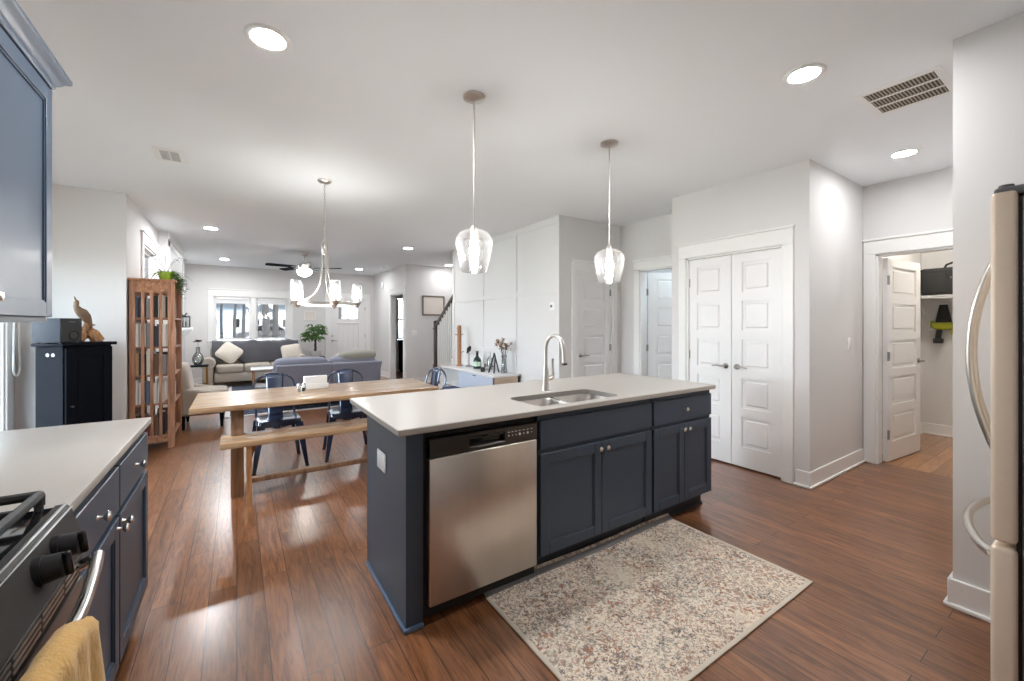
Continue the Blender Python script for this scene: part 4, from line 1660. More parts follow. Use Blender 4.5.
t = thing('napkin_holder', 'white napkin stack in a holder on the dining table', 'napkin holder', (.63, 4.38, .75))
MB().box(-.11, .11, -.045, .045, 0, .010, .004, 2).box(-.11, .11, -.045, -.038, 0, .05, .003, 1).box(-.11, .11, .038, .045, 0, .05, .003, 1).build('holder', M['white'], t)
mb = MB()
for i in range(9):
    mb.box(-.10, .10, -.036 + i * .008, -.0295 + i * .008, .010, .118 + .004 * math.sin(i * 2.2), .002, 1)
mb.build('napkins', M['white'], t)
for (x, y, lb) in ((.47, 4.22, 'small glass salt shaker by the napkins, nearer the free table end'), (.515, 4.25, 'small glass pepper shaker close against the napkins')):
    t = thing('shaker', lb, 'shaker', (x, y, .75), group='shakers on the dining table')
    MB().lathe([(0, .0), (.019, 0), (.021, .006), (.016, .05), (.014, .058)], seg=16).build('jar', M['clear'], t)
    MB().lathe([(0, .002), (.016, .002), (.014, .03), (0, .03)], seg=14).build('contents', M['cush'] if x < .5 else M['black'], t)
    MB().lathe([(.0155, .056), (.0155, .068), (.010, .076), (0, .077)], seg=16).build('cap', M['chrome'], t)

# ------------------------------------------------------------------ corner cabinet, loudspeaker, driftwood bird
cA = Vector((-1.29, 5.277, 0))
cB = Vector((-1.028, 5.665, 0))
ca = math.atan2(cB.y - cA.y, cB.x - cA.x)
W0, D0, Z0 = (cB - cA).length, .262, 1.195
# local: x along the front (A -> B), y = into the cabinet
t = thing('corner_cabinet', 'black painted narrow cabinet standing cornerwise by the bookcase', 'cabinet', cA, ca)
MB().box(.012, W0 - .012, .012, D0, .06, Z0 - .03, .003, 1).build('carcass', M['blackwood'], t, ang=30)
MB().box(.02, W0 - .02, .02, D0 - .01, 0, .062, .003, 1).build('plinth', M['blackwood'], t, ang=30)
MB().box(-.018, W0 + .018, -.018, D0 + .008, Z0 - .03, Z0, .006, 2).build('cabinet_top', M['blackwood'], t)
mb = MB()
x0, x1, z0, z1, s = .022, W0 - .022, .075, Z0 - .045, .085
mb.box(x0, x0 + s, -.008, .012, z0, z1, .002, 1)
mb.box(x1 - s, x1, -.008, .012, z0, z1, .002, 1)
mb.box(x0 + s, x1 - s, -.008, .012, z0, z0 + s, .002, 1)
mb.box(x0 + s, x1 - s, -.008, .012, z1 - s, z1, .002, 1)
mb.box(x0 + s, x1 - s, .002, .012, z0 + s, z1 - s)
mb.box(x0 + s + .02, x1 - s - .02, -.003, .008, z0 + s + .02, z1 - s - .02, .008, 1)
dr = mb.build('door', M['blackwood'], t, ang=30)
MB().lathe([(0, 0), (.005, 0), (.005, -.012), (.011, -.018), (.009, -.024), (0, -.025)], (x0 + .04, -.008, .62), 14, 'y').build('knob', M['black'], dr)
for z in (.25, 1.03):
    MB().tube([(x1 + .006, -.006, z - .025), (x1 + .006, -.006, z + .025)], .005, 8).build('hinge', M['nickel'], dr)
mb = MB()
for yy in (.10, .15):
    mb.lathe([(0, 0), (.016, 0), (.016, -.002), (0, -.002)], (.012, yy, 1.09), 16, 'x')
mb.build('cable_grommet', M['greysteel'], t)

t = thing('loudspeaker', 'black boxy subwoofer with a round port on the corner cabinet', 'speaker', cA + Vector((0, 0, Z0)), ca)
MB().box(-.02, .165, .0, .262, .006, .225, .006, 2).build('box', mat('speaker_vinyl', srgb(34, 38, 46), .65, var=.1, scale=30, spec=.2), t)
MB().box(-.015, .160, -.004, .002, .012, .219, .003, 1).build('grille_panel', M['black'], t)
MB().lathe([(.034, -.006), (.040, -.008), (.044, -.005), (.044, -.002), (.034, -.002), (.032, .0), (0, .0)], (.09, 0, .07), 22, 'y').build('port', M['blackgloss'], t)
mb = MB()
for x in (.01, .145):
    for y in (.03, .23):
        mb.lathe([(0, 0), (.012, 0), (.012, .007), (0, .007)], (x, y, 0), 10)
mb.build('foot', M['rubber'], t)
MB().box(.05, .10, -.0055, -.0035, .19, .197).build('badge', M['greysteel'], t, ang=0)

t = thing('driftwood_bird', 'carved bird perched on a lump of driftwood on the corner cabinet', 'ornament', cA + Vector((math.cos(ca) * .335 - math.sin(ca) * .11, math.sin(ca) * .33 + math.cos(ca) * .11, Z0)), ca)
random.seed(4)
BS = Matrix.Scale(1.2, 4)
mb = MB(BS)
mb.tube([(-.075, 0, .012), (-.06, 0, .05), (-.035, .01, .085), (-.02, 0, .125), (-.03, 0, .15)], [.030, .034, .028, .022, .012], 10)
mb.tube([(.085, .0, .010), (.07, .01, .045), (.045, 0, .075), (.02, 0, .085), (-.005, .0, .07), (-.03, 0, .05)], [.034, .032, .028, .03, .028, .03], 10)
mb.tube([(.02, -.03, .008), (.0, -.02, .05), (-.02, -.01, .09)], [.03, .024, .018], 9)
mb.tube([(.115, .0, .008), (.095, .02, .03), (.07, .02, .06)], [.016, .02, .018], 8)
mb.tube([(-.02, 0, .12), (.015, 0, .135), (.045, 0, .138)], [.014, .010, .006], 7)
mb.build('driftwood', M['drift'], t, ang=70)
mb = MB(BS)
mb.tube([(.02, 0, .10), (.0, 0, .15), (-.025, 0, .20), (-.055, 0, .235), (-.085, 0, .258), (-.10, 0, .285), (-.097, 0, .315), (-.092, 0, .330)],
        [.006, .020, .034, .036, .026, .017, .016, .010], 12)
mb.tube([(-.095, 0, .322), (-.108, 0, .345), (-.112, 0, .362)], [.008, .005, .002], 8)
mb.build('bird', M['ash'], t, ang=70)

# ------------------------------------------------------------------ bookcase with slatted sides
bx0, bx1, by0, by1, bz = -.955, -.575, 5.905, 6.62, 1.86
t = thing('bookcase', 'oak mission bookcase with slatted sides by the tall window', 'bookcase', ((bx0 + bx1) / 2, (by0 + by1) / 2, 0))
A = at(t)
PW = .05
MB(A).box(bx0 - .010, bx1 + .012, by0 - .014, by1 + .014, bz - .026, bz, .005, 2).build('bookcase_top', M['oakx'], t)
for x in (bx0, bx1 - PW - .012):
    for y in (by0, by1 - .028):
        MB(A).box(x, x + PW + (.012 if x > -.8 else 0), y, y + .028, 0, bz - .026, .003, 1).build('post', M['oak'], t)
for y in (by0 + .004, by1 - .024):
    for (za, zb) in ((bz - .15, bz - .026), (.075, .15)):
        MB(A).box(bx0 + PW, bx1 - PW, y, y + .02, za, zb).build('side_rail', M['oakx'], t, ang=30)
    n = 3
    span = bx1 - PW - .012 - (bx0 + PW)
    sw_ = .028
    gap = (span - n * sw_) / (n + 1)
    for i in range(n):
        x = bx0 + PW + gap + i * (sw_ + gap)
        MB(A).box(x, x + sw_, y + .002, y + .018, .15, bz - .15, .002, 1).build('slat', M['oak'], t, ang=30)
SH = [.145, .50, .815, 1.12, 1.44]
for z in SH:
    MB(A).box(bx0 + .01, bx1 - .006, by0 + .026, by1 - .026, z - .02, z, .002, 1).build('shelf', M['oakx'], t, ang=30)
MB(A).box(bx0, bx0 + .008, by0 + .02, by1 - .02, .12, bz - .03).build('back_board', M['oak'], t, ang=0)

BOOKC = {'cream': srgb(222, 216, 204), 'white': srgb(232, 230, 226), 'charcoal': srgb(50, 52, 58), 'slate blue': srgb(82, 98, 124),
         'brown': srgb(104, 74, 54), 'tan': srgb(176, 146, 112), 'grey': srgb(140, 140, 142), 'dark red': srgb(110, 44, 40), 'black': srgb(24, 24, 26)}
BM = {k: mat('cover_' + k.replace(' ', '_'), v, .55, var=.06, scale=20) for k, v in BOOKC.items()}
BM['page'] = mat('book_pages', srgb(226, 218, 200), .8, var=.06, scale=200, stretch=(1, 1, 1))
ROWS = [('bottom', ['brown', 'black', 'dark red', 'brown', 'charcoal']),
        ('fourth', ['white', 'white', 'slate blue', 'cream', 'white']),
        ('third', ['tan', 'charcoal', 'cream', 'brown', 'grey']),
        ('second', ['white', 'cream', 'grey', 'charcoal', 'white']),
        ('top', ['slate blue', 'charcoal', 'grey', 'black', 'cream'])]
ordw = ['against the wall', 'second from the wall', 'mid row', 'second from the room', 'closest to the room']
random.seed(11)
for z, (sn, cols) in zip(SH, ROWS):
    x = bx0 + .022
    for i, cn in enumerate(cols):
        w = random.uniform(.046, .060)
        hgt = random.uniform(.205, .262)
        dep = random.uniform(.15, .18)
        y0 = by0 + .036
        b = thing('book', '%s book behind the slats on the %s bookcase shelf, %s' % (cn, sn, ordw[i]), 'book', (x + w / 2, y0, z), group='books on the slatted bookcase')
        MB().box(-w / 2, -w / 2 + .003, 0, dep, .0005, hgt).box(w / 2 - .003, w / 2, 0, dep, .0005, hgt).box(-w / 2, w / 2, 0, .004, .0005, hgt).build('cover', BM[cn], b, ang=0)
        MB().box(-w / 2 + .003, w / 2 - .003, .004, dep - .004, .004, hgt - .004).build('pages', BM['page'], b, ang=0)
        x += w + .002
# front row seen through the open side
for z, (sn, cols) in zip(SH, ROWS):
    y = by0 + .26
    for i in range(4):
        w = random.uniform(.03, .05)
        hgt = random.uniform(.19, .25)
        cn = cols[(i * 2 + 1) % 5]
        b = thing('book', '%s book facing the room on the %s bookcase shelf, %s of its four' % (cn, sn, ['first', 'second', 'third', 'last'][i]), 'book',
                  (bx1 - .03, y + w / 2, z), group='books on the slatted bookcase')
        MB().box(-.16, 0, -w / 2, -w / 2 + .003, .0005, hgt).box(-.16, 0, w / 2 - .003, w / 2, .0005, hgt).box(-.004, 0, -w / 2, w / 2, .0005, hgt).build('cover', BM[cn], b, ang=0)
        MB().box(-.156, -.004, -w / 2 + .003, w / 2 - .003, .004, hgt - .004).build('pages', BM['page'], b, ang=0)
        y += w + .002


def leaf(mb, p, d, L, w, droop=.3, n=5):
    """one arching leaf from p along d"""
    p = Vector(p)
    d = Vector(d).normalized()
    s = d.cross(Vector((0, 0, 1)))
    if s.length < 1e-3:
        s = Vector((1, 0, 0))
    s.normalize()
    V, Fc = [], []
    for i in range(n + 1):
        k = i / n
        c = p + d * L * k + Vector((0, 0, -droop * L * k * k))
        ww = w * math.sin(PI * (.08 + .92 * k) ** .8) if i < n else 0.001
        V += [c - s * ww, c + Vector((0, 0, -ww * .35)), c + s * ww]
    for i in range(n):
        a = i * 3
        Fc += [(a, a + 1, a + 4, a + 3), (a + 1, a + 2, a + 5, a + 4)]
    mb.add(V, Fc)


t = thing('trailing_plant', 'trailing plant in a lime green pot on top of the bookcase', 'plant', (-.67, 6.10, bz))
MB().lathe([(0, 0), (.045, 0), (.055, .01), (.075, .085), (.077, .10), (.070, .10), (.062, .08), (0, .08)], seg=26).build('pot', M['greenpot'], t)
random.seed(7)
mb = MB()
for i in range(34):
    a = random.uniform(0, 2 * PI)
    up = random.uniform(.1, .9)
    leaf(mb, (.03 * math.cos(a), .03 * math.sin(a), .085), (math.cos(a), math.sin(a), up), random.uniform(.12, .30), .006, random.uniform(.4, 1.2), 7)
for i in range(16):
    a = random.uniform(-.7, .9)
    x, y, z = .06 * math.cos(a), .06 * math.sin(a), .10
    pts = [(x, y, z)]
    for k in range(8):
        x += random.uniform(.004, .022) * math.cos(a) + random.uniform(-.012, .012)
        y += random.uniform(.004, .022) * math.sin(a) + random.uniform(-.012, .012)
        z -= random.uniform(.0, .055) if k else -.01
        pts.append((max(x, .075) if z < .01 else x, y, z))
    mb.tube(pts, .0018, 5)
    for q in pts[2:]:
        for s in (-1, 1):
            leaf(mb, q, (random.uniform(-1, 1), random.uniform(-1, 1), .3), .045, .012, .5, 4)
mb.build('foliage', M['leaf'], t, ang=0)
mb = MB()
for k in range(5):
    a = 1.0 + k * 1.25
    mb.tube([(0, 0, .08), (.06 * math.cos(a), .06 * math.sin(a), .20), (.13 * math.cos(a), .13 * math.sin(a), .27), (.20 * math.cos(a), .2 * math.sin(a), .24)], .002, 5)
mb.build('runner', M['bark'], t)
# ------------------------------------------------------------------ living room
t = thing('living_rug', 'slate blue area rug with a cream border in the living room', 'rug', (1.1, 9.3, 0))
A = at(t)
gx0, gx1, gy0, gy1 = -.15, 2.75, 7.32, 11.0
MB(A).box(gx0 + .06, gx1 - .06, gy0 + .06, gy1 - .06, .001, .012, .003, 1).build('pile', M['rugdark'], t)
mb = MB(A)
for (a, b, c, e) in ((gx0, gx1, gy0, gy0 + .062), (gx0, gx1, gy1 - .062, gy1), (gx0, gx0 + .062, gy0 + .062, gy1 - .062), (gx1 - .062, gx1, gy0 + .062, gy1 - .062)):
    mb.box(a, b, c, e, .001, .0115, .003, 1)
mb.build('border', M['rugcream'], t)
RZ_ = .012


def rolled_arm(mb, x0, x1, y0, y1, z0, z1):
    mb.box(x0 + .02, x1 - .02, y0, y1, z0, z1 - .08, .02, 2)
    r = (x1 - x0) / 2 + .02
    mb.lathe([(0, 0), (r * .85, 0), (r, .02), (r, (y1 - y0) - .02), (r * .85, y1 - y0), (0, y1 - y0)], ((x0 + x1) / 2, y0 - .01, z1 - r), 22, 'y')


# beige sofa under the window, facing the camera
t = thing('sofa', 'oatmeal linen sofa with rolled arms under the front window', 'sofa', (.42, 11.15, 0))
s0, s1 = -.62, 1.40      # outer x
A = at(t)
mb = MB(A)
mb.box(s0 + .22, s1 - .22, 10.78, 11.62, .13, .32, .02, 2)
mb.build('base', M['sofa'], t)
for (a, b) in ((s0, s0 + .22), (s1 - .22, s1)):
    mb = MB(A)
    rolled_arm(mb, a, b, 10.76, 11.60, .08, .66)
    mb.build('arm', M['sofa'], t)
mb = MB(A)
mb.box(s0 + .12, s1 - .12, 11.42, 11.66, .13, .86, .06, 3)
mb.build('backrest', M['sofa'], t)
w = (s1 - s0 - .48) / 3
for i in range(3):
    x = s0 + .24 + w * (i + .5)
    MB(A).puff((x, 11.08, .40), (w * .995, .66, .19), n=7).build('seat_cushion', M['sofa'], t, ang=70)
for i in range(3):
    x = s0 + .24 + w * (i + .5)
    MB(A).puff((x, 11.36, .68), (w * .98, .24, .46), n=5, M=Matrix.Rotation(math.radians(-10), 4, 'X')).build('back_cushion', M['sofa'], t, ang=70)
for x in (s0 + .1, s1 - .1):
    for y in (10.84, 11.56):
        MB(A).tube([(x, y, 0), (x, y, .14)], [.018, .028], 10).build('leg', M['blackwood'], t)
t = thing('throw_blanket', 'charcoal throw spread over the back of the oatmeal sofa', 'blanket', (.40, 11.3, .6))


def throw_pt(u, v):
    x = s0 + .16 + (s1 - s0 - .32) * u
    sag = .035 * math.sin(u * 9) + .02 * math.sin(u * 23 + 1)
    prof_ = [(11.165, .52 + sag), (11.17, .66), (11.20, .84), (11.245, .955), (11.36, .985), (11.52, .965), (11.685, .92), (11.70, .60)]
    f = v * (len(prof_) - 1)
    i = min(int(f), len(prof_) - 2)
    k = f - i
    y = prof_[i][0] * (1 - k) + prof_[i + 1][0] * k
    z = prof_[i][1] * (1 - k) + prof_[i + 1][1] * k
    z += .012 * math.sin(u * 14 + v * 3) + .012 * math.sin(u * 31)
    y -= .012 * math.sin(u * 19 + v * 5)
    return (x, y, z)


o = MB(at(t)).grid(throw_pt, 60, 28).build('cloth', M['throw'], t, ang=80)
q = o.modifiers.new('thickness', 'SOLIDIFY')
q.thickness = .012
q.offset = 1
for (x, y, rx, ry, lb) in ((-.14, 11.04, -22, 38, 'cream patterned cushion set on its corner at the lamp end of the oatmeal sofa'),
                           (1.08, 11.04, -20, -8, 'cream patterned cushion at the plant end of the oatmeal sofa')):
    t = thing('throw_pillow', lb, 'cushion', (x, y, .50), group='cream cushions on the sofa')
    R_ = Matrix.Rotation(math.radians(rx), 4, 'X') @ Matrix.Rotation(math.radians(ry), 4, 'Y')
    MB().puff((0, 0, .24 if abs(ry) > 20 else .20), (.42, .16, .40), n=5, pinch=.75, M=R_).build('cover', M['cush'], t, ang=70)

# grey-blue loveseat, its back to the table
t = thing('loveseat', 'blue-grey tweed loveseat seen from behind, beyond the dining table', 'sofa', (1.27, 7.75, 0))
l0, l1 = .50, 2.13
A = at(t)
mb = MB(A)
mb.prism([(7.42, .14), (7.34, .70), (7.36, .715), (7.52, .70), (7.56, .40), (8.22, .40), (8.24, .38), (8.24, .14)], 'x', l0 + .02, l1 - .02)
mb.build('body', M['love'], t, ang=30)
for (a, b, s) in ((l0, 1.30, -1), (1.315, l1, 1)):
    mb = MB(A)
    e = .10 if s > 0 else .0
    V = [(a, 7.40, .16), (b - e, 7.40, .16), (b - e, 7.48, .16), (a, 7.48, .16), (a, 7.305, .725), (b, 7.305, .725), (b, 7.40, .735), (a, 7.40, .735)]
    mb.add(V, [(3, 2, 1, 0), (4, 5, 6, 7), (0, 1, 5, 4), (1, 2, 6, 5), (2, 3, 7, 6), (3, 0, 4, 7)])
    bb = mb.build('back_panel', M['love'], t, ang=30)
    bv = bb.modifiers.new('soft edge', 'BEVEL')
    bv.width = .022
    bv.segments = 3
for x in (l0 + .02, l1 - .20):
    MB(A).box(x, x + .18, 7.42, 8.22, .16, .62, .04, 3).build('arm', M['love'], t)
for i in range(2):
    x = l0 + .45 + i * .73
    MB(A).puff((x, 7.90, .46), (.66, .62, .17), n=7).build('seat_cushion', M['love'], t, ang=70)
MB(A).puff((.87, 7.49, .66), (.80, .24, .34), n=5, M=Matrix.Rotation(math.radians(8), 4, 'X')).build('back_cushion', M['love'], t, ang=70)
MB(A).puff((1.66, 7.49, .66), (.76, .24, .34), n=5, M=Matrix.Rotation(math.radians(8), 4, 'X')).build('back_cushion', M['love'], t, ang=70)
for x in (l0 + .08, l1 - .10):
    for y in (7.50, 8.16):
        MB(A).tube([(x, y, RZ_), (x, y, .18)], [.014, .024], 10).build('leg', M['blackwood'], t)
t = thing('throw_pillow', 'sage grey bolster cushion lying along the top of the loveseat back', 'cushion', (1.74, 7.47, .815))
MB().puff((0, 0, .015), (.62, .24, .16), n=3.2, M=Matrix.Rotation(math.radians(-2), 4, 'Y')).build('cover', M['cushgrey'], t, ang=70)
t = thing('throw_pillow', 'cream cushion tucked behind the bolster on the loveseat', 'cushion', (1.62, 7.70, .60))
MB().puff((0, 0, .10), (.40, .15, .34), n=5, pinch=.7, M=Matrix.Rotation(math.radians(20), 4, 'X')).build('cover', M['cush'], t, ang=70)

# white side table between the sofas
t = thing('side_table', 'white topped side table with wooden legs beside the loveseat', 'table', (.42, 8.45, 0))
A = at(t)
MB(A).box(.20, .66, 8.30, 8.80, .575, .60, .006, 2).build('tabletop', M['whitefurn'], t)
MB(A).box(.23, .63, 8.33, 8.77, .28, .30, .004, 1).build('shelf', M['whitefurn'], t)
for x in (.24, .62):
    for y in (8.34, 8.76):
        MB(A).tube([(x, y, RZ_), (x, y, .576)], [.013, .019], 10).build('leg', M['amber'], t)

# beige armchair beside the bookcase, facing into the room
t = thing('armchair', 'beige tweed armchair beside the bookcase facing into the room', 'armchair', (-.38, 7.05, 0))
A = at(t)
mb = MB(A)
mb.box(-.60, -.14, 6.78, 7.38, .17, .36, .03, 3)
mb.build('base', M['armc'], t)
MB(A).puff((-.36, 7.08, .42), (.50, .56, .14), n=7).build('seat_cushion', M['armc'], t, ang=70)
mb = MB(A)
mb.puff((-.585, 7.08, .50), (.17, .62, .70), n=6, M=Matrix.Rotation(math.radians(-7), 4, 'Y'))
mb.build('backrest', M['armc'], t, ang=70)
for y in (6.80, 7.36):
    mb = MB(A)
    mb.prism([(-.60, .18), (-.16, .18), (-.15, .44), (-.20, .47), (-.60, .54)], 'y', y - .045, y + .045)
    a_ = mb.build('arm', M['armc'], t, ang=30)
    bv = a_.modifiers.new('soft edge', 'BEVEL')
    bv.width = .03
    bv.segments = 3
for x in (-.575, -.17):
    for y in (6.80, 7.36):
        MB(A).tube([(x, y, 0), (x, y, .18)], [.016, .026], 10).build('leg', M['blackwood'], t)

# lamp-like vase on a brass and black side table in the corner
t = thing('end_table', 'small black end table with brass legs between armchair and sofa', 'table', (-.62, 9.9, 0))
A = at(t)
MB(A).box(-.78, -.46, 9.74, 10.06, .56, .585, .005, 2).build('tabletop', M['blackwood'], t)
MB(A).box(-.76, -.48, 9.76, 10.04, .20, .215, .004, 1).build('shelf', M['blackwood'], t)
for x in (-.76, -.48):
    for y in (9.76, 10.04):
        MB(A).box(x - .012, x + .012, y - .012, y + .012, 0, .562, .002, 1).build('leg', M['gold'], t)
t = thing('vase', 'clear glass vase with a dark bloom on the small end table', 'vase', (-.62, 9.9, .585))
MB().lathe([(0, .004), (.05, .004), (.085, .06), (.095, .12), (.075, .19), (.035, .25), (.03, .33), (.04, .35), (.036, .35), (.027, .33), (.032, .25), (.07, .19), (.09, .12), (.08, .06), (.05, .008), (0, .008)], seg=26).build('glass', M['clear'], t, ang=60)
mb = MB()
mb.tube([(0, 0, .03), (.005, 0, .25), (.0, 0, .46)], .004, 6)
for i in range(18):
    a = i * 2.4
    leaf(mb, (0, 0, .45), (math.cos(a), math.sin(a), .7 + .5 * math.sin(i)), .09, .03, .3, 4)
mb.build('bloom', mat('dark_bloom', srgb(92, 88, 86), .8, var=.3, scale=30), t, ang=0)

# plant on a black stand near the front door
t = thing('plant_stand', 'low black stand carrying the money tree by the front door', 'stand', (1.58, 11.35, 0))
A = at(t)
MB(A).box(1.44, 1.83, 11.15, 11.55, .49, .56, .008, 2).build('top', M['blackwood'], t)
MB(A).box(1.46, 1.81, 11.17, 11.53, .12, .14, .004, 1).build('shelf', M['blackwood'], t)
for x in (1.465, 1.805):
    for y in (11.175, 11.525):
        MB(A).box(x - .02, x + .02, y - .02, y + .02, 0, .492, .003, 1).build('leg', M['blackwood'], t)
t = thing('potted_tree', 'leafy money tree in a white pot on the black stand', 'plant', (1.635, 11.35, .56))
MB().lathe([(0, 0), (.09, 0), (.11, .02), (.125, .13), (.128, .145), (.115, .145), (.11, .12), (0, .12)], seg=26).build('pot', M['whitepot'], t)
mb = MB()
for k in range(3):
    pts = [(.018 * math.cos(2.1 * k + i * .9), .018 * math.sin(2.1 * k + i * .9), .10 + i * .055) for i in range(7)]
    mb.tube(pts, [.016 - .0012 * i for i in range(7)], 7)
mb.build('stem', M['bark'], t)
random.seed(21)
mb = MB()
for i in range(46):
    a = random.uniform(0, 2 * PI)
    el = random.uniform(-.5, 1.3)
    R1 = random.uniform(.12, .25)
    c = Vector((R1 * math.cos(a) * math.cos(el * .8), R1 * math.sin(a) * math.cos(el * .8), .50 + R1 * math.sin(el) * 1.15 + .04))
    mb.tube([(0, 0, .44), c * .6 + Vector((0, 0, .21)), c], .0035, 4)
    for k in range(5):
        b_ = a + (k - 2) * .75
        leaf(mb, c, (math.cos(b_), math.sin(b_), .15), random.uniform(.12, .18), .028, .7, 4)
mb.build('foliage', M['leaf'], t, ang=0)

# mantel things
t = thing('television', 'black television hanging over the mantel on the chimney breast', 'television', (-.83, 8.9, 1.36))
A = at(t)
MB(A).box(-.842, -.80, 8.40, 9.42, 1.40, 1.98, .006, 2).build('screen', M['blackgloss'], t)
MB(A).box(-.856, -.84, 8.75, 9.1, 1.55, 1.8).build('bracket', M['black'], t, ang=0)
t = thing('lantern', 'black square lantern on the mantel end nearest the sofa', 'lantern', (-.77, 9.6, 1.31))
mb = MB()
for x in (-.05, .05):
    for y in (-.05, .05):
        mb.box(x - .006, x + .006, y - .006, y + .006, 0, .19)
mb.box(-.06, .06, -.06, .06, 0, .012)
mb.box(-.06, .06, -.06, .06, .185, .20)
mb.lathe([(0, .27), (.012, .262), (.02, .24), (.075, .20), (0, .20)], seg=4)
mb.build('frame', M['black'], t, ang=20)
MB().box(-.047, .047, -.047, .047, .012, .186).build('pane', M['clear'], t, ang=0)
MB().lathe([(0, .012), (.022, .012), (.022, .11), (0, .11)], seg=14).build('candle', M['cush'], t)

# ------------------------------------------------------------------ things on the walls
def plate(name, label, cat, Mx, w, h, toggles=1):
    t = bpy.data.objects.new(name, None)
    COL.objects.link(t)
    t.matrix_world = Mx
    tag(t, label, cat)
    MB().box(-w / 2, w / 2, 0, .006, -h / 2, h / 2, .003, 2).build('plate', M['white'], t)
    for i in range(toggles):
        x = (i - (toggles - 1) / 2) * .046
        MB().box(x - .016, x + .016, .004, .010, -.033, .033, .003, 2).build('rocker', M['trim'], t)
    return t


plate('light_switch', 'white light switch plate on the side of the pantry', 'switch', face_s(4.846, 1.505) @ T(0, 0, 1.18), .075, .12)
plate('light_switch', 'white double switch plate under the framed print', 'switch', face_s(3.405, 9.2) @ T(0, 0, 1.17), .12, .12, 2)
t = plate('thermostat', 'white square thermostat with a dark dial on the panelled wall', 'thermostat', face_w(3.38, 4.15) @ T(0, 0, 1.60), .10, .10, 0)
MB().lathe([(0, 0), (.018, 0), (.018, .010), (0, .012)], (.012, .004, 0), 18, 'y').build('dial', M['greysteel'], t)
t = plate('door_chime', 'white door chime box high on the study wall', 'chime', face_w(3.22, 11.02) @ T(0, 0, 2.40), .13, .18, 0)
MB().box(-.05, .05, .004, .045, -.075, .075, .010, 2).build('cover', M['white'], t)

t = bpy.data.objects.new('framed_print', None)
COL.objects.link(t)
t.matrix_world = face_s(3.875, 9.2) @ T(0, 0, 1.81)
tag(t, 'pale print in a grey wooden frame on the wall behind the stairs', 'picture')
mb = MB()
w, h, f = .28, .235, .032
for (a, b, c, e) in ((-w, w, -h, -h + f), (-w, w, h - f, h), (-w, -w + f, -h + f, h - f), (w - f, w, -h + f, h - f)):
    mb.box(a, b, .002, .026, c, e, .003, 1)
mb.build('frame', M['greyframe'], t, ang=30)
MB().box(-w + f * .8, w - f * .8, .003, .012, -h + f * .8, h - f * .8).build('print', M['artprint'], t, ang=0)

t = bpy.data.objects.new('wall_plaque', None)
COL.objects.link(t)
t.matrix_world = face_s(1.58, 11.9) @ T(0, 0, 1.60)
tag(t, 'small white framed plaque above the money tree', 'plaque')
mb = MB()
for (a, b, c, e) in ((-.14, .14, -.12, -.10), (-.14, .14, .10, .12), (-.14, -.12, -.10, .10), (.12, .14, -.10, .10)):
    mb.box(a, b, .002, .022, c, e, .003, 1)
mb.build('frame', M['trim'], t, ang=30)
MB().box(-.13, .13, .003, .010, -.11, .11).build('board', M['artprint'], t, ang=0)

# ------------------------------------------------------------------ stairs behind the panelled wall
t = thing('staircase', 'white riser staircase with dark treads behind the panelled wall', 'stairs', (3.97, 7.2, 0), kind='structure')
A = at(t)
run, rise = .27, .187
for i in range(12):
    y = 8.05 - i * run
    z = (i + 1) * rise
    MB(A).box(3.42 if y > 7.1 else 3.505, 4.485, y - run - .025, y + .0, z - .03, z, .006, 2).build('tread', M['railwood'], t)
    MB(A).box(3.44 if y > 7.1 else 3.505, 4.485, y - .045, y - .03, z - rise, z - .03).build('riser', M['trim'], t, ang=0)
mb = MB(A)
for i in range(4):
    y = 8.03 - i * run
    mb.box(3.415, 3.44, max(7.10, y - run), y, 0, (i + 1) * rise - .02)
mb.build('stringer', M['trim'], t, ang=0)
t = thing('stair_railing', 'dark newel post and handrail with white balusters at the stair foot', 'railing', (3.42, 7.6, 0))
A = at(t)
mb = MB(A)
mb.box(3.385, 3.465, 7.85 + .10, 7.95 + .08, 0, 1.40, .006, 2)
mb.box(3.375, 3.475, 7.94, 8.04, 0, .55, .006, 2)
mb.box(3.375, 3.475, 7.94, 8.04, 1.26, 1.30, .006, 2)
mb.lathe([(.055, 1.40), (.06, 1.41), (.06, 1.425), (.03, 1.445), (0, 1.45)], (3.425, 7.99, 0), 4)
mb.build('newel_post', M['railwood'], t, ang=30)
mb = MB(A)
sl = rise / run
z0r, y0r, y1r = 1.30, 7.96, 7.10
pts = []
mb.add([(3.395, y0r, z0r), (3.455, y0r, z0r), (3.455, y0r, z0r + .075), (3.395, y0r, z0r + .075),
        (3.395, y1r, z0r + sl * (y0r - y1r)), (3.455, y1r, z0r + sl * (y0r - y1r)), (3.455, y1r, z0r + .075 + sl * (y0r - y1r)), (3.395, y1r, z0r + .075 + sl * (y0r - y1r))],
       [(3, 2, 1, 0), (4, 5, 6, 7), (0, 1, 5, 4), (1, 2, 6, 5), (2, 3, 7, 6), (3, 0, 4, 7)])
mb.build('handrail', M['railwood'], t, ang=30)
for i in range(8):
    y = 7.88 - i * .10
    zt = z0r + sl * (y0r - y) + .01
    zb = math.floor((8.05 - y) / run + 1) * rise
    MB(A).box(3.413, 3.437, y - .012, y + .012, zb - .003, zt, .002, 1).build('baluster', M['trim'], t)

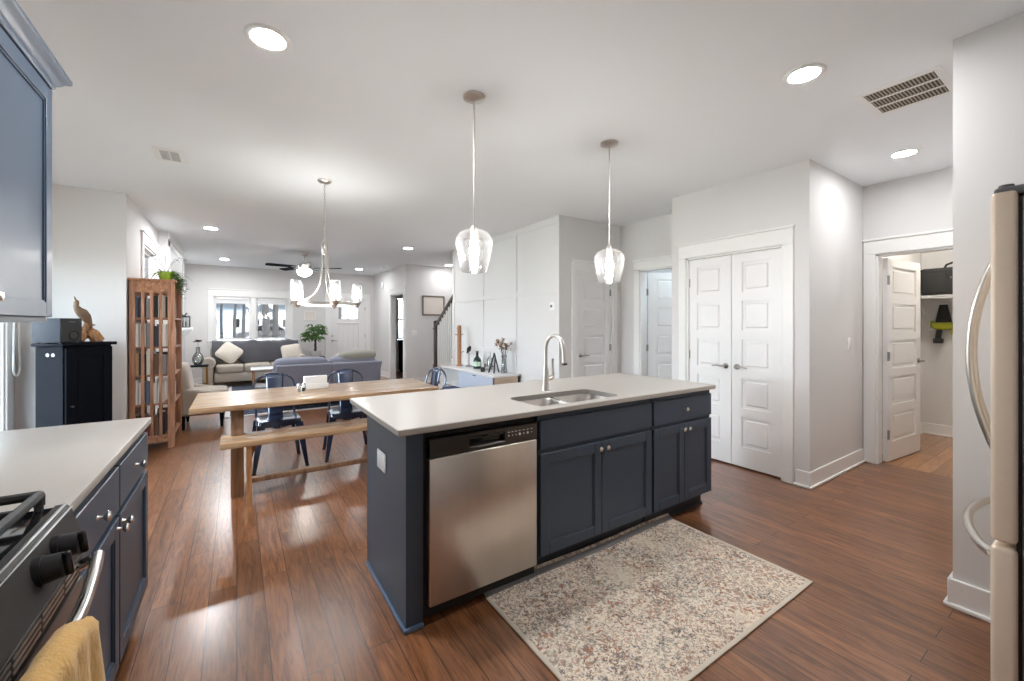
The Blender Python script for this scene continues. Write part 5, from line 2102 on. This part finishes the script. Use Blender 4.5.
# ------------------------------------------------------------------ sideboard along the panelled wall
sbx0, sbx1, sby0, sby1, sbz = 2.94, 3.362, 4.86, 6.62, .66
t = thing('sideboard', 'long white sideboard with pale blue drawers along the panelled wall', 'sideboard', (3.15, 5.74, 0))
A = at(t)
MB(A).box(sbx0 - .012, sbx1, sby0 - .012, sby1 + .012, sbz - .028, sbz, .004, 2).build('sideboard_top', M['whitefurn'], t)
mb = MB(A)
mb.box(sbx0, sbx1, sby0, sby0 + .022, .10, sbz - .028)
mb.build('end_panel', M['beigewood'], t, ang=0)
mb = MB(A)
mb.box(sbx0, sbx1, sby1 - .022, sby1, .10, sbz - .028)
mb.box(sbx1 - .012, sbx1, sby0, sby1, .10, sbz - .028)
mb.box(sbx0, sbx1, sby0, sby1, .10, .122)
mb.box(sbx0 + .004, sbx1, 5.93, 5.95, .12, sbz - .028)
mb.box(sbx0 + .01, sbx1, 5.95, sby1 - .02, .365, .385)
mb.build('carcass', M['whitefurn'], t, ang=0)
for (a, b, c, e) in ((sby0 + .026, 5.928, .385, .626), (sby0 + .026, 5.928, .126, .379)):
    dr = MB(A).box(sbx0 - .016, sbx0 + .002, a, b, c, e, .003, 1).build('drawer', M['bluegrey'], t, ang=30)
    MB(A).box(sbx0 - .028, sbx0 - .016, (a + b) / 2 - .05, (a + b) / 2 + .05, e - .022, e - .010, .003, 1).build('pull', M['black'], dr)
for y in (sby0 + .06, sby1 - .06):
    for x in (sbx0 + .05, sbx1 - .05):
        MB(A).tube([(x, y, 0), (x, y, .105)], [.014, .022], 10).build('leg', M['beigewood'], t)
MB(A).box(sbx0 - .004, sbx0, sby0, sby0 + .022, .10, sbz - .028).box(sbx1 - .03, sbx1 - .012, sby0 - .006, sby0, .10, sbz - .03).build('edge_strip', M['railwood'], t, ang=0)
t = thing('storage_box', 'navy storage box in the open cubby of the sideboard', 'box', (3.12, 6.12, .122))
MB().box(-.15, .15, -.14, .14, 0, .20, .006, 2).build('box', mat('navy_cloth', srgb(36, 52, 110), .8, var=.12, scale=60), t)
MB().box(-.155, .155, -.145, .145, .20, .225, .006, 2).build('lid', mat('navy_cloth_lid', srgb(30, 44, 92), .8, var=.12, scale=60), t)

t = thing('peg_stand', 'tall wooden peg stand at the stair end of the sideboard', 'stand', (3.16, 6.38, sbz))
MB().lathe([(0, 0), (.055, 0), (.055, .015), (.03, .022), (0, .022)], seg=22).build('base', M['amber'], t)
MB().lathe([(0, .02), (.034, .02), (.036, .30), (.034, .67), (.025, .69), (0, .695)], seg=16).build('post', M['amber'], t)
for i, (z, a) in enumerate(((.22, .3), (.38, 1.4), (.38, 4.5), (.52, .4), (.52, 3.5), (.62, 1.5), (.62, 4.6))):
    c, s = math.cos(a), math.sin(a)
    MB().tube([(.03 * c, .03 * s, z), (.105 * c, .105 * s, z + .02)], .0075, 7).build('peg', M['amber'], t)

t = thing('green_bottle', 'dark green glass bottle standing on the sideboard', 'bottle', (3.20, 5.82, sbz))
MB().lathe([(0, .002), (.062, .002), (.066, .012), (.066, .13), (.055, .16), (.026, .19), (.020, .22), (.022, .245), (.017, .25), (0, .25)], seg=24).build('glass', M['bottle'], t)
MB().lathe([(.0668, .04), (.0672, .041), (.0672, .11), (.0668, .112)], seg=24).build('paper_label', mat('pale_green_label', srgb(176, 196, 176), .7, var=.05), t)
MB().lathe([(0, .248), (.018, .248), (.019, .278), (0, .28)], seg=16).build('cork', M['black'], t)

t = thing('bird_figurine', 'small black bird figurine on a clear glass stand on the sideboard', 'ornament', (3.24, 6.18, sbz))
MB().lathe([(0, .0), (.06, .0), (.055, .012), (.012, .03), (.010, .20), (.03, .215), (0, .215)], seg=22).build('stand', M['clear'], t)
mb = MB()
mb.tube([(.0, -.055, .335), (.0, -.035, .325), (0, 0, .29), (0, .03, .255), (0, .08, .22)], [.010, .024, .038, .026, .008], 12)
mb.tube([(0, -.055, .337), (0, -.085, .33)], [.008, .002], 6)
mb.tube([(0, .005, .262), (0, .005, .213)], .005, 5)
mb.build('bird', M['black'], t, ang=70)

t = thing('glass_candle_holder', 'low clear glass candle holder on the sideboard between bottle and easel', 'candle holder', (3.20, 5.50, sbz))
MB().lathe([(0, .003), (.04, .003), (.05, .05), (.052, .10), (.049, .10), (.046, .05), (.037, .008), (0, .008)], seg=22).build('glass', M['clear'], t)
MB().lathe([(0, .009), (.033, .009), (.033, .05), (0, .05)], seg=18).build('candle', M['cush'], t)
t = thing('clear_bottle', 'clear glass bottle behind the small candle holder on the sideboard', 'bottle', (3.29, 5.58, sbz))
MB().lathe([(0, .003), (.04, .003), (.045, .012), (.045, .16), (.018, .21), (.018, .28), (.014, .28), (.014, .21), (.04, .16), (.04, .01), (0, .008)], seg=22).build('glass', M['clear'], t)

t = thing('easel_ornament', 'black angular easel ornament beside the dried flowers', 'ornament', (3.12, 5.16, sbz))
mb = MB()
for (s, y) in ((-1, 0), (1, 0)):
    mb.tube([(-.05, .075 * s, 0), (0, .022 * s, .24), (0, 0, .29)], .011, 6)
mb.tube([(.08, 0, 0), (.0, 0, .28)], .010, 6)
mb.tube([(-.03, -.05, .10), (-.03, .05, .10)], .009, 6)
mb.build('frame', M['black'], t)
t = thing('black_candle', 'stubby black candle jar beside the easel ornament', 'candle', (3.04, 5.36, sbz))
MB().lathe([(0, 0), (.03, 0), (.032, .006), (.032, .07), (.029, .07), (.028, .055), (0, .055)], seg=18).build('jar', M['black'], t)
MB().tube([(0, 0, .055), (.002, 0, .072)], .0018, 5).build('wick', M['trim'], t)

t = thing('flower_vase', 'clear glass vase of dried brown and white flowers on the sideboard', 'vase', (3.20, 5.02, sbz))
MB().lathe([(0, .004), (.045, .004), (.05, .02), (.038, .12), (.034, .22), (.045, .26), (.042, .26), (.031, .22), (.034, .12), (.045, .02), (.04, .010), (0, .010)], seg=24).build('glass', M['clear'], t, ang=60)
random.seed(5)
stm = MB()
fl = {'dried': MB(), 'cush': MB(), 'brown': MB()}
for i in range(24):
    a = random.uniform(0, 2 * PI)
    r = random.uniform(.02, .135)
    z = random.uniform(.36, .50)
    stm.tube([(.012 * math.cos(a), .012 * math.sin(a), .012), (.02 * math.cos(a), .02 * math.sin(a), .25), (r * math.cos(a), r * math.sin(a), z)], .002, 4)
    f = fl[random.choice(['dried', 'dried', 'cush', 'brown'])]
    c = (r * math.cos(a), r * math.sin(a), z)
    for k in range(9):
        b_ = k * 2.4
        leaf(f, c, (math.cos(b_), math.sin(b_), .9 * math.sin(k * 1.3)), random.uniform(.03, .048), .013, .1, 3)
stm.build('stem', M['bark'], t)
fl['dried'].build('dried_bloom', M['dried'], t, ang=0)
fl['cush'].build('white_bloom', M['cush'], t, ang=0)
fl['brown'].build('brown_foliage', mat('brown_leaf', srgb(110, 84, 66), .9, var=.3, scale=30), t, ang=0)

# ------------------------------------------------------------------ coat closet contents
t = thing('wire_shelf', 'white wire shelf at the back of the coat closet', 'shelf', (6.95, .93, 1.70))
A = at(t)
mb = MB(A)
for i in range(44):
    y = .40 + i * 1.09 / 43
    mb.tube([(6.74, y, 1.672), (6.74, y, 1.70), (7.195, y, 1.70)], .0028, 5)
for x in (6.74, 6.95, 7.19):
    mb.tube([(x, .375, 1.70), (x, 1.497, 1.70)], .0045, 6)
mb.tube([(6.74, .375, 1.672), (6.74, 1.497, 1.672)], .0045, 6)
mb.build('wires', M['white'], t)
for y in (.44, 1.44):
    MB(A).tube([(6.78, y, 1.69), (7.19, y, 1.40)], .006, 6).build('bracket', M['white'], t)
mb = MB(A)
mb.box(6.735, 6.80, 1.486, 1.499, 1.665, 1.715, .003, 1)
mb.build('end_bracket', M['white'], t)
t = thing('tool_bag', 'large black nylon tool bag on the wire closet shelf', 'bag', (6.93, 1.12, 1.703))
mb = MB()
mb.box(-.14, .14, -.30, .30, 0, .32, .025, 3)
mb.build('body', M['bag'], t)
MB().box(-.143, .143, -.303, .303, .285, .30, .006, 2).build('zip_band', M['black'], t)
mb = MB()
mb.tube([(-.02, -.14, .315), (-.02, -.11, .365), (-.02, -.03, .385), (-.02, .05, .38), (-.02, .10, .36), (-.02, .12, .315)], .012, 8)
mb.build('handle', M['black'], t)
MB().box(-.158, -.138, -.24, -.05, .03, .22, .012, 2).build('front_pocket', M['bag'], t)
MB().box(-.152, -.138, .09, .26, .03, .25, .008, 2).build('side_pocket', M['bag'], t)
MB().box(-.150, -.139, -.035, .075, .175, .225, .004, 1).build('badge', M['black'], t)
mb = MB()
for k in range(4):
    mb.box(-.1515, -.149, -.018 + k * .018, -.008 + k * .018, .19, .21)
mb.build('badge_mark', M['greysteel'], t, ang=0)

t = thing('cordless_tool', 'lime and black cordless tool hanging on the closet wall under the shelf', 'tool', (7.16, 1.285, 1.37))
MB().tube([(.038, 0, .21), (-.01, 0, .21)], .006, 6).build('hook', M['white'], t)
mb = MB()
mb.tube([(-.03, .0, .235), (-.03, .0, .10), (-.03, 0, .02)], [.035, .058, .070], 14)
mb.build('barrel', M['bag'], t)
mb = MB()
mb.puff((-.035, 0, -.02), (.10, .20, .10), n=3)
mb.tube([(-.03, -.05, -.02), (-.03, -.09, -.07), (-.03, -.07, -.12)], [.028, .024, .018], 10)
mb.tube([(-.03, .06, -.03), (-.03, .10, -.01), (-.03, .10, .04)], [.024, .020, .012], 10)
mb.build('housing', M['lime'], t, ang=60)
MB().tube([(-.03, .03, -.05), (-.03, .045, -.15), (-.03, .045, -.18)], [.026, .028, .030], 12).build('grip', M['black'], t)
MB().box(-.075, .02, .005, .085, -.235, -.175, .010, 2).build('battery', M['black'], t)
t = thing('wall_hook', 'small white wall hook below the wire shelf in the closet', 'hook', (7.19, 1.40, 1.34))
MB().box(-.004, .008, -.03, .03, -.05, .05, .004, 2).build('plate', M['white'], t)
MB().tube([(-.002, 0, -.01), (-.035, 0, -.02), (-.04, 0, .01)], .006, 6).build('prong', M['nickel'], t)
t = thing('closet_light', 'round flush ceiling light inside the coat closet', 'ceiling light', (6.1, .95, H))
MB().lathe([(.10, -.02), (.115, -.018), (.12, 0), (.10, 0)], seg=28).build('trim_ring', M['white'], t)
MB().lathe([(0, -.045), (.05, -.04), (.09, -.028), (.10, -.018), (.10, -.002), (0, -.002)], seg=28).build('lens', emit('closet_lens', (1, .93, .83), 56), t)

# study beyond the cased opening
t = thing('study_cabinet', 'dark cabinet under the window of the study', 'cabinet', (4.62, 11.58, 0), PI / 2)
MB().box(-.25, .28, -.7, .7, .06, .88, .004, 1).build('carcass', M['blackwood'], t, ang=30)
MB().box(-.27, .29, -.72, .72, .88, .91, .004, 1).build('cabinet_top', M['blackwood'], t)
for s in (-1, 1):
    dd = MB().box(-.268, -.25, s * .35 - .33, s * .35 + .33, .09, .86, .004, 1).build('door', M['blackwood'], t)
    MB().lathe([(0, 0), (.012, 0), (.012, -.02), (0, -.02)], (-.268, s * .05, .5), 12, 'x').build('knob', M['nickel'], dd)
MB().box(-.22, .26, -.68, .68, 0, .06).build('plinth', M['blackwood'], t, ang=0)

# ------------------------------------------------------------------ outside the front window
struct(MB().box(-60, 60, 12.06, 130, -.5, -.10).build('ground_lawn', M['lawn'], ang=0), 'winter lawn outside the front window', 'ground')
struct(MB().box(-60, 60, 36, 43, -.11, -.08).build('street_road', M['asphalt'], ang=0), 'grey street beyond the front lawn', 'road')
struct(MB().box(-60, -1.9, -30, 12.06, -.5, -.35).build('ground_side_yard', M['lawn'], ang=0), 'winter lawn outside the patio door', 'ground')
struct(MB().box(7.4, 60, -30, 12.06, -.5, -.35).build('ground_far_yard', M['lawn'], ang=0), 'winter lawn outside the study window', 'ground')


def bare_tree(label, x, y, h, r, seed):
    rnd = random.Random(seed)
    t = thing('bare_tree', label, 'tree', (x, y, -.10), group='bare trees across the front lawn')
    mb = MB()
    pts = [(0, 0, -.05)]
    for i in range(1, 7):
        pts.append((rnd.uniform(-.12, .12) * i * .4, rnd.uniform(-.1, .1) * i * .4, h * i / 6))
    mb.tube(pts, [r * (1.25 - i * .15) for i in range(7)], 9)
    mb.build('trunk', M['bark'], t)
    mb = MB()

    def br(p, d, L, rr, dep):
        q = p + d * L
        mid = p + d * L * .5 + Vector((rnd.uniform(-.1, .1), rnd.uniform(-.1, .1), .06)) * L
        mb.tube([p, mid, q], [rr, rr * .75, rr * .45], 5)
        if dep:
            for _ in range(3):
                n = (d + Vector((rnd.uniform(-.8, .8), rnd.uniform(-.8, .8), rnd.uniform(-.1, .6)))).normalized()
                br(p + (q - p) * rnd.uniform(.45, 1), n, L * .62, rr * .5, dep - 1)
    for i in range(9):
        a = rnd.uniform(0, 2 * PI)
        k = rnd.uniform(.28, .95)
        f = k * 6
        j = min(int(f), 5)
        p = Vector(pts[j]).lerp(Vector(pts[j + 1]), f - j)
        br(p, Vector((math.cos(a), math.sin(a), rnd.uniform(.2, .8))).normalized(), h * .24, r * .32, 2)
    mb.build('branches', M['bark'], t)


for i, (x, y, h, r, lb) in enumerate((
        (1.31, 26, 10, .17, 'thick bare trunk outside the front window, in the sash nearer the front door'),
        (1.86, 27, 10, .14, 'second thick bare trunk at the door edge of the front window'),
        (-.79, 32, 9, .075, 'slender bare tree at the chimney edge of the front window'),
        (-.14, 33, 9, .085, 'slender bare tree in the middle of the chimney side sash'),
        (.38, 35, 9, .10, 'slender bare tree near the window mullion'),
        (6.4, 33.0, 9, .16, 'bare tree seen through the small front door window'),
        (2.6, 52.0, 12, .2, 'bare tree far beyond the street'))):
    bare_tree(lb, x, y, h, r, 30 + i)


def house(label, x, y, w, d, h, wallm):
    t = thing('house', label, 'house', (x, y, -.10), group='houses across the street')
    MB().box(-w / 2, w / 2, -d / 2, d / 2, 0, h).build('walls', wallm, t, ang=0)
    mb = MB()
    e = .4
    mb.prism([(-w / 2 - e, h - .1), (w / 2 + e, h - .1), (0, h + w * .34)], 'y', -d / 2 - e, d / 2 + e)
    mb.build('roof', M['roofing'], t, ang=20)
    n = max(2, int(w / 2.2))
    for i in range(n):
        for z in ((1.0, 2.3), (3.8, 5.0)):
            if z[1] > h:
                continue
            xx = -w / 2 + w * (i + .5) / n
            f = MB().box(xx - .55, xx + .55, -d / 2 - .06, -d / 2 + .02, z[0] - .08, z[1] + .08).build('window_frame', M['trim'], t, ang=0)
            MB().box(xx - .45, xx + .45, -d / 2 - .08, -d / 2 - .05, z[0], z[1]).build('pane', M['blackgloss'], f, ang=0)


house('pale blue gabled house across the street, in the chimney side sash', -1.5, 78, 5.6, 7, 4.0, M['siding'])
house('narrow white house across the street beside the window mullion', 3.4, 80, 3.6, 6, 3.6, M['whitefurn'])
house('wide white house across the street beyond the thick trunks', 8.6, 84, 6.5, 7, 4.2, M['whitefurn'])
house('grey house across the street at the chimney edge of the window', -8.3, 84, 6, 7, 4.0, M['siding'])

t = thing('parked_car', 'dark grey car parked on the street outside the front window', 'car', (2.05, 39.0, -.08))
mb = MB()
body = [(-2.1, .32), (-2.1, .72), (-1.95, .82), (-1.15, .92), (-.65, 1.38), (.75, 1.42), (1.45, .98), (2.0, .88), (2.12, .7), (2.12, .32)]
mb.prism(body, 'y', -.85, .85)
o = mb.build('body', M['carpaint'], t, ang=25)
bv = o.modifiers.new('soft edge', 'BEVEL')
bv.width = .07
bv.segments = 3
for s in (-1, 1):
    MB().prism([(-1.0, .95), (-.6, 1.32), (.70, 1.35), (1.25, .98)], 'y', s * .84, s * .862).build('side_window', M['blackgloss'], t, ang=0)
    for x in (-1.3, 1.3):
        wh = MB().lathe([(0, 0), (.31, 0), (.33, s * .02), (.33, s * .19), (.30, s * .21), (0, s * .21)], (x, s * .66, .33), 22, 'y').build('wheel', M['rubber'], t)
        MB().lathe([(0, 0), (.19, 0), (.17, s * .012), (0, s * .015)], (x, s * .87, .33), 18, 'y').build('hub_cap', M['nickel'], wh)
for i, (x, y, r) in enumerate(((-.45, 15.2, .27), (.25, 16.6, .25), (.85, 15.0, .27))):
    t = thing('garden_shrub', ['low bare shrub under the sofa end of the front window', 'smallest shrub under the middle of the front window', 'low bare shrub under the door end of the front window'][i], 'shrub', (x, y, -.10), group='shrubs under the front window')
    rnd = random.Random(60 + i)
    mb = MB()
    for k in range(60):
        a = rnd.uniform(0, 2 * PI)
        d = Vector((math.cos(a) * rnd.uniform(.2, 1), math.sin(a) * rnd.uniform(.2, 1), rnd.uniform(.8, 1.6))).normalized()
        mb.tube([(0, 0, 0), d * r * 1.2 + Vector((0, 0, .1)), d * r * 2.6], [.012, .008, .003], 4)
    mb.build('twigs', M['bark'], t)
    mb = MB()
    for k in range(240):
        a = rnd.uniform(0, 2 * PI)
        e = rnd.uniform(.1, 1.5)
        p = Vector((math.cos(a) * math.cos(e), math.sin(a) * math.cos(e), .3 + math.sin(e))) * r * rnd.uniform(.9, 1.4)
        leaf(mb, p + Vector((0, 0, .25)), (rnd.uniform(-1, 1), rnd.uniform(-1, 1), rnd.uniform(-.2, 1)), .10, .03, .3, 3)
    mb.build('foliage', M['leafdark'], t, ang=0)

Mw5 = face_s(5.725, 2.75) 
window('window_5', T(5.725, 2.81, 0), [(-.27, .27)], 1.01, 1.99, .05, 'small added laundry window letting sky light onto the door', 'clearpane')  # unseen window, put in so sky light reaches the laundry door
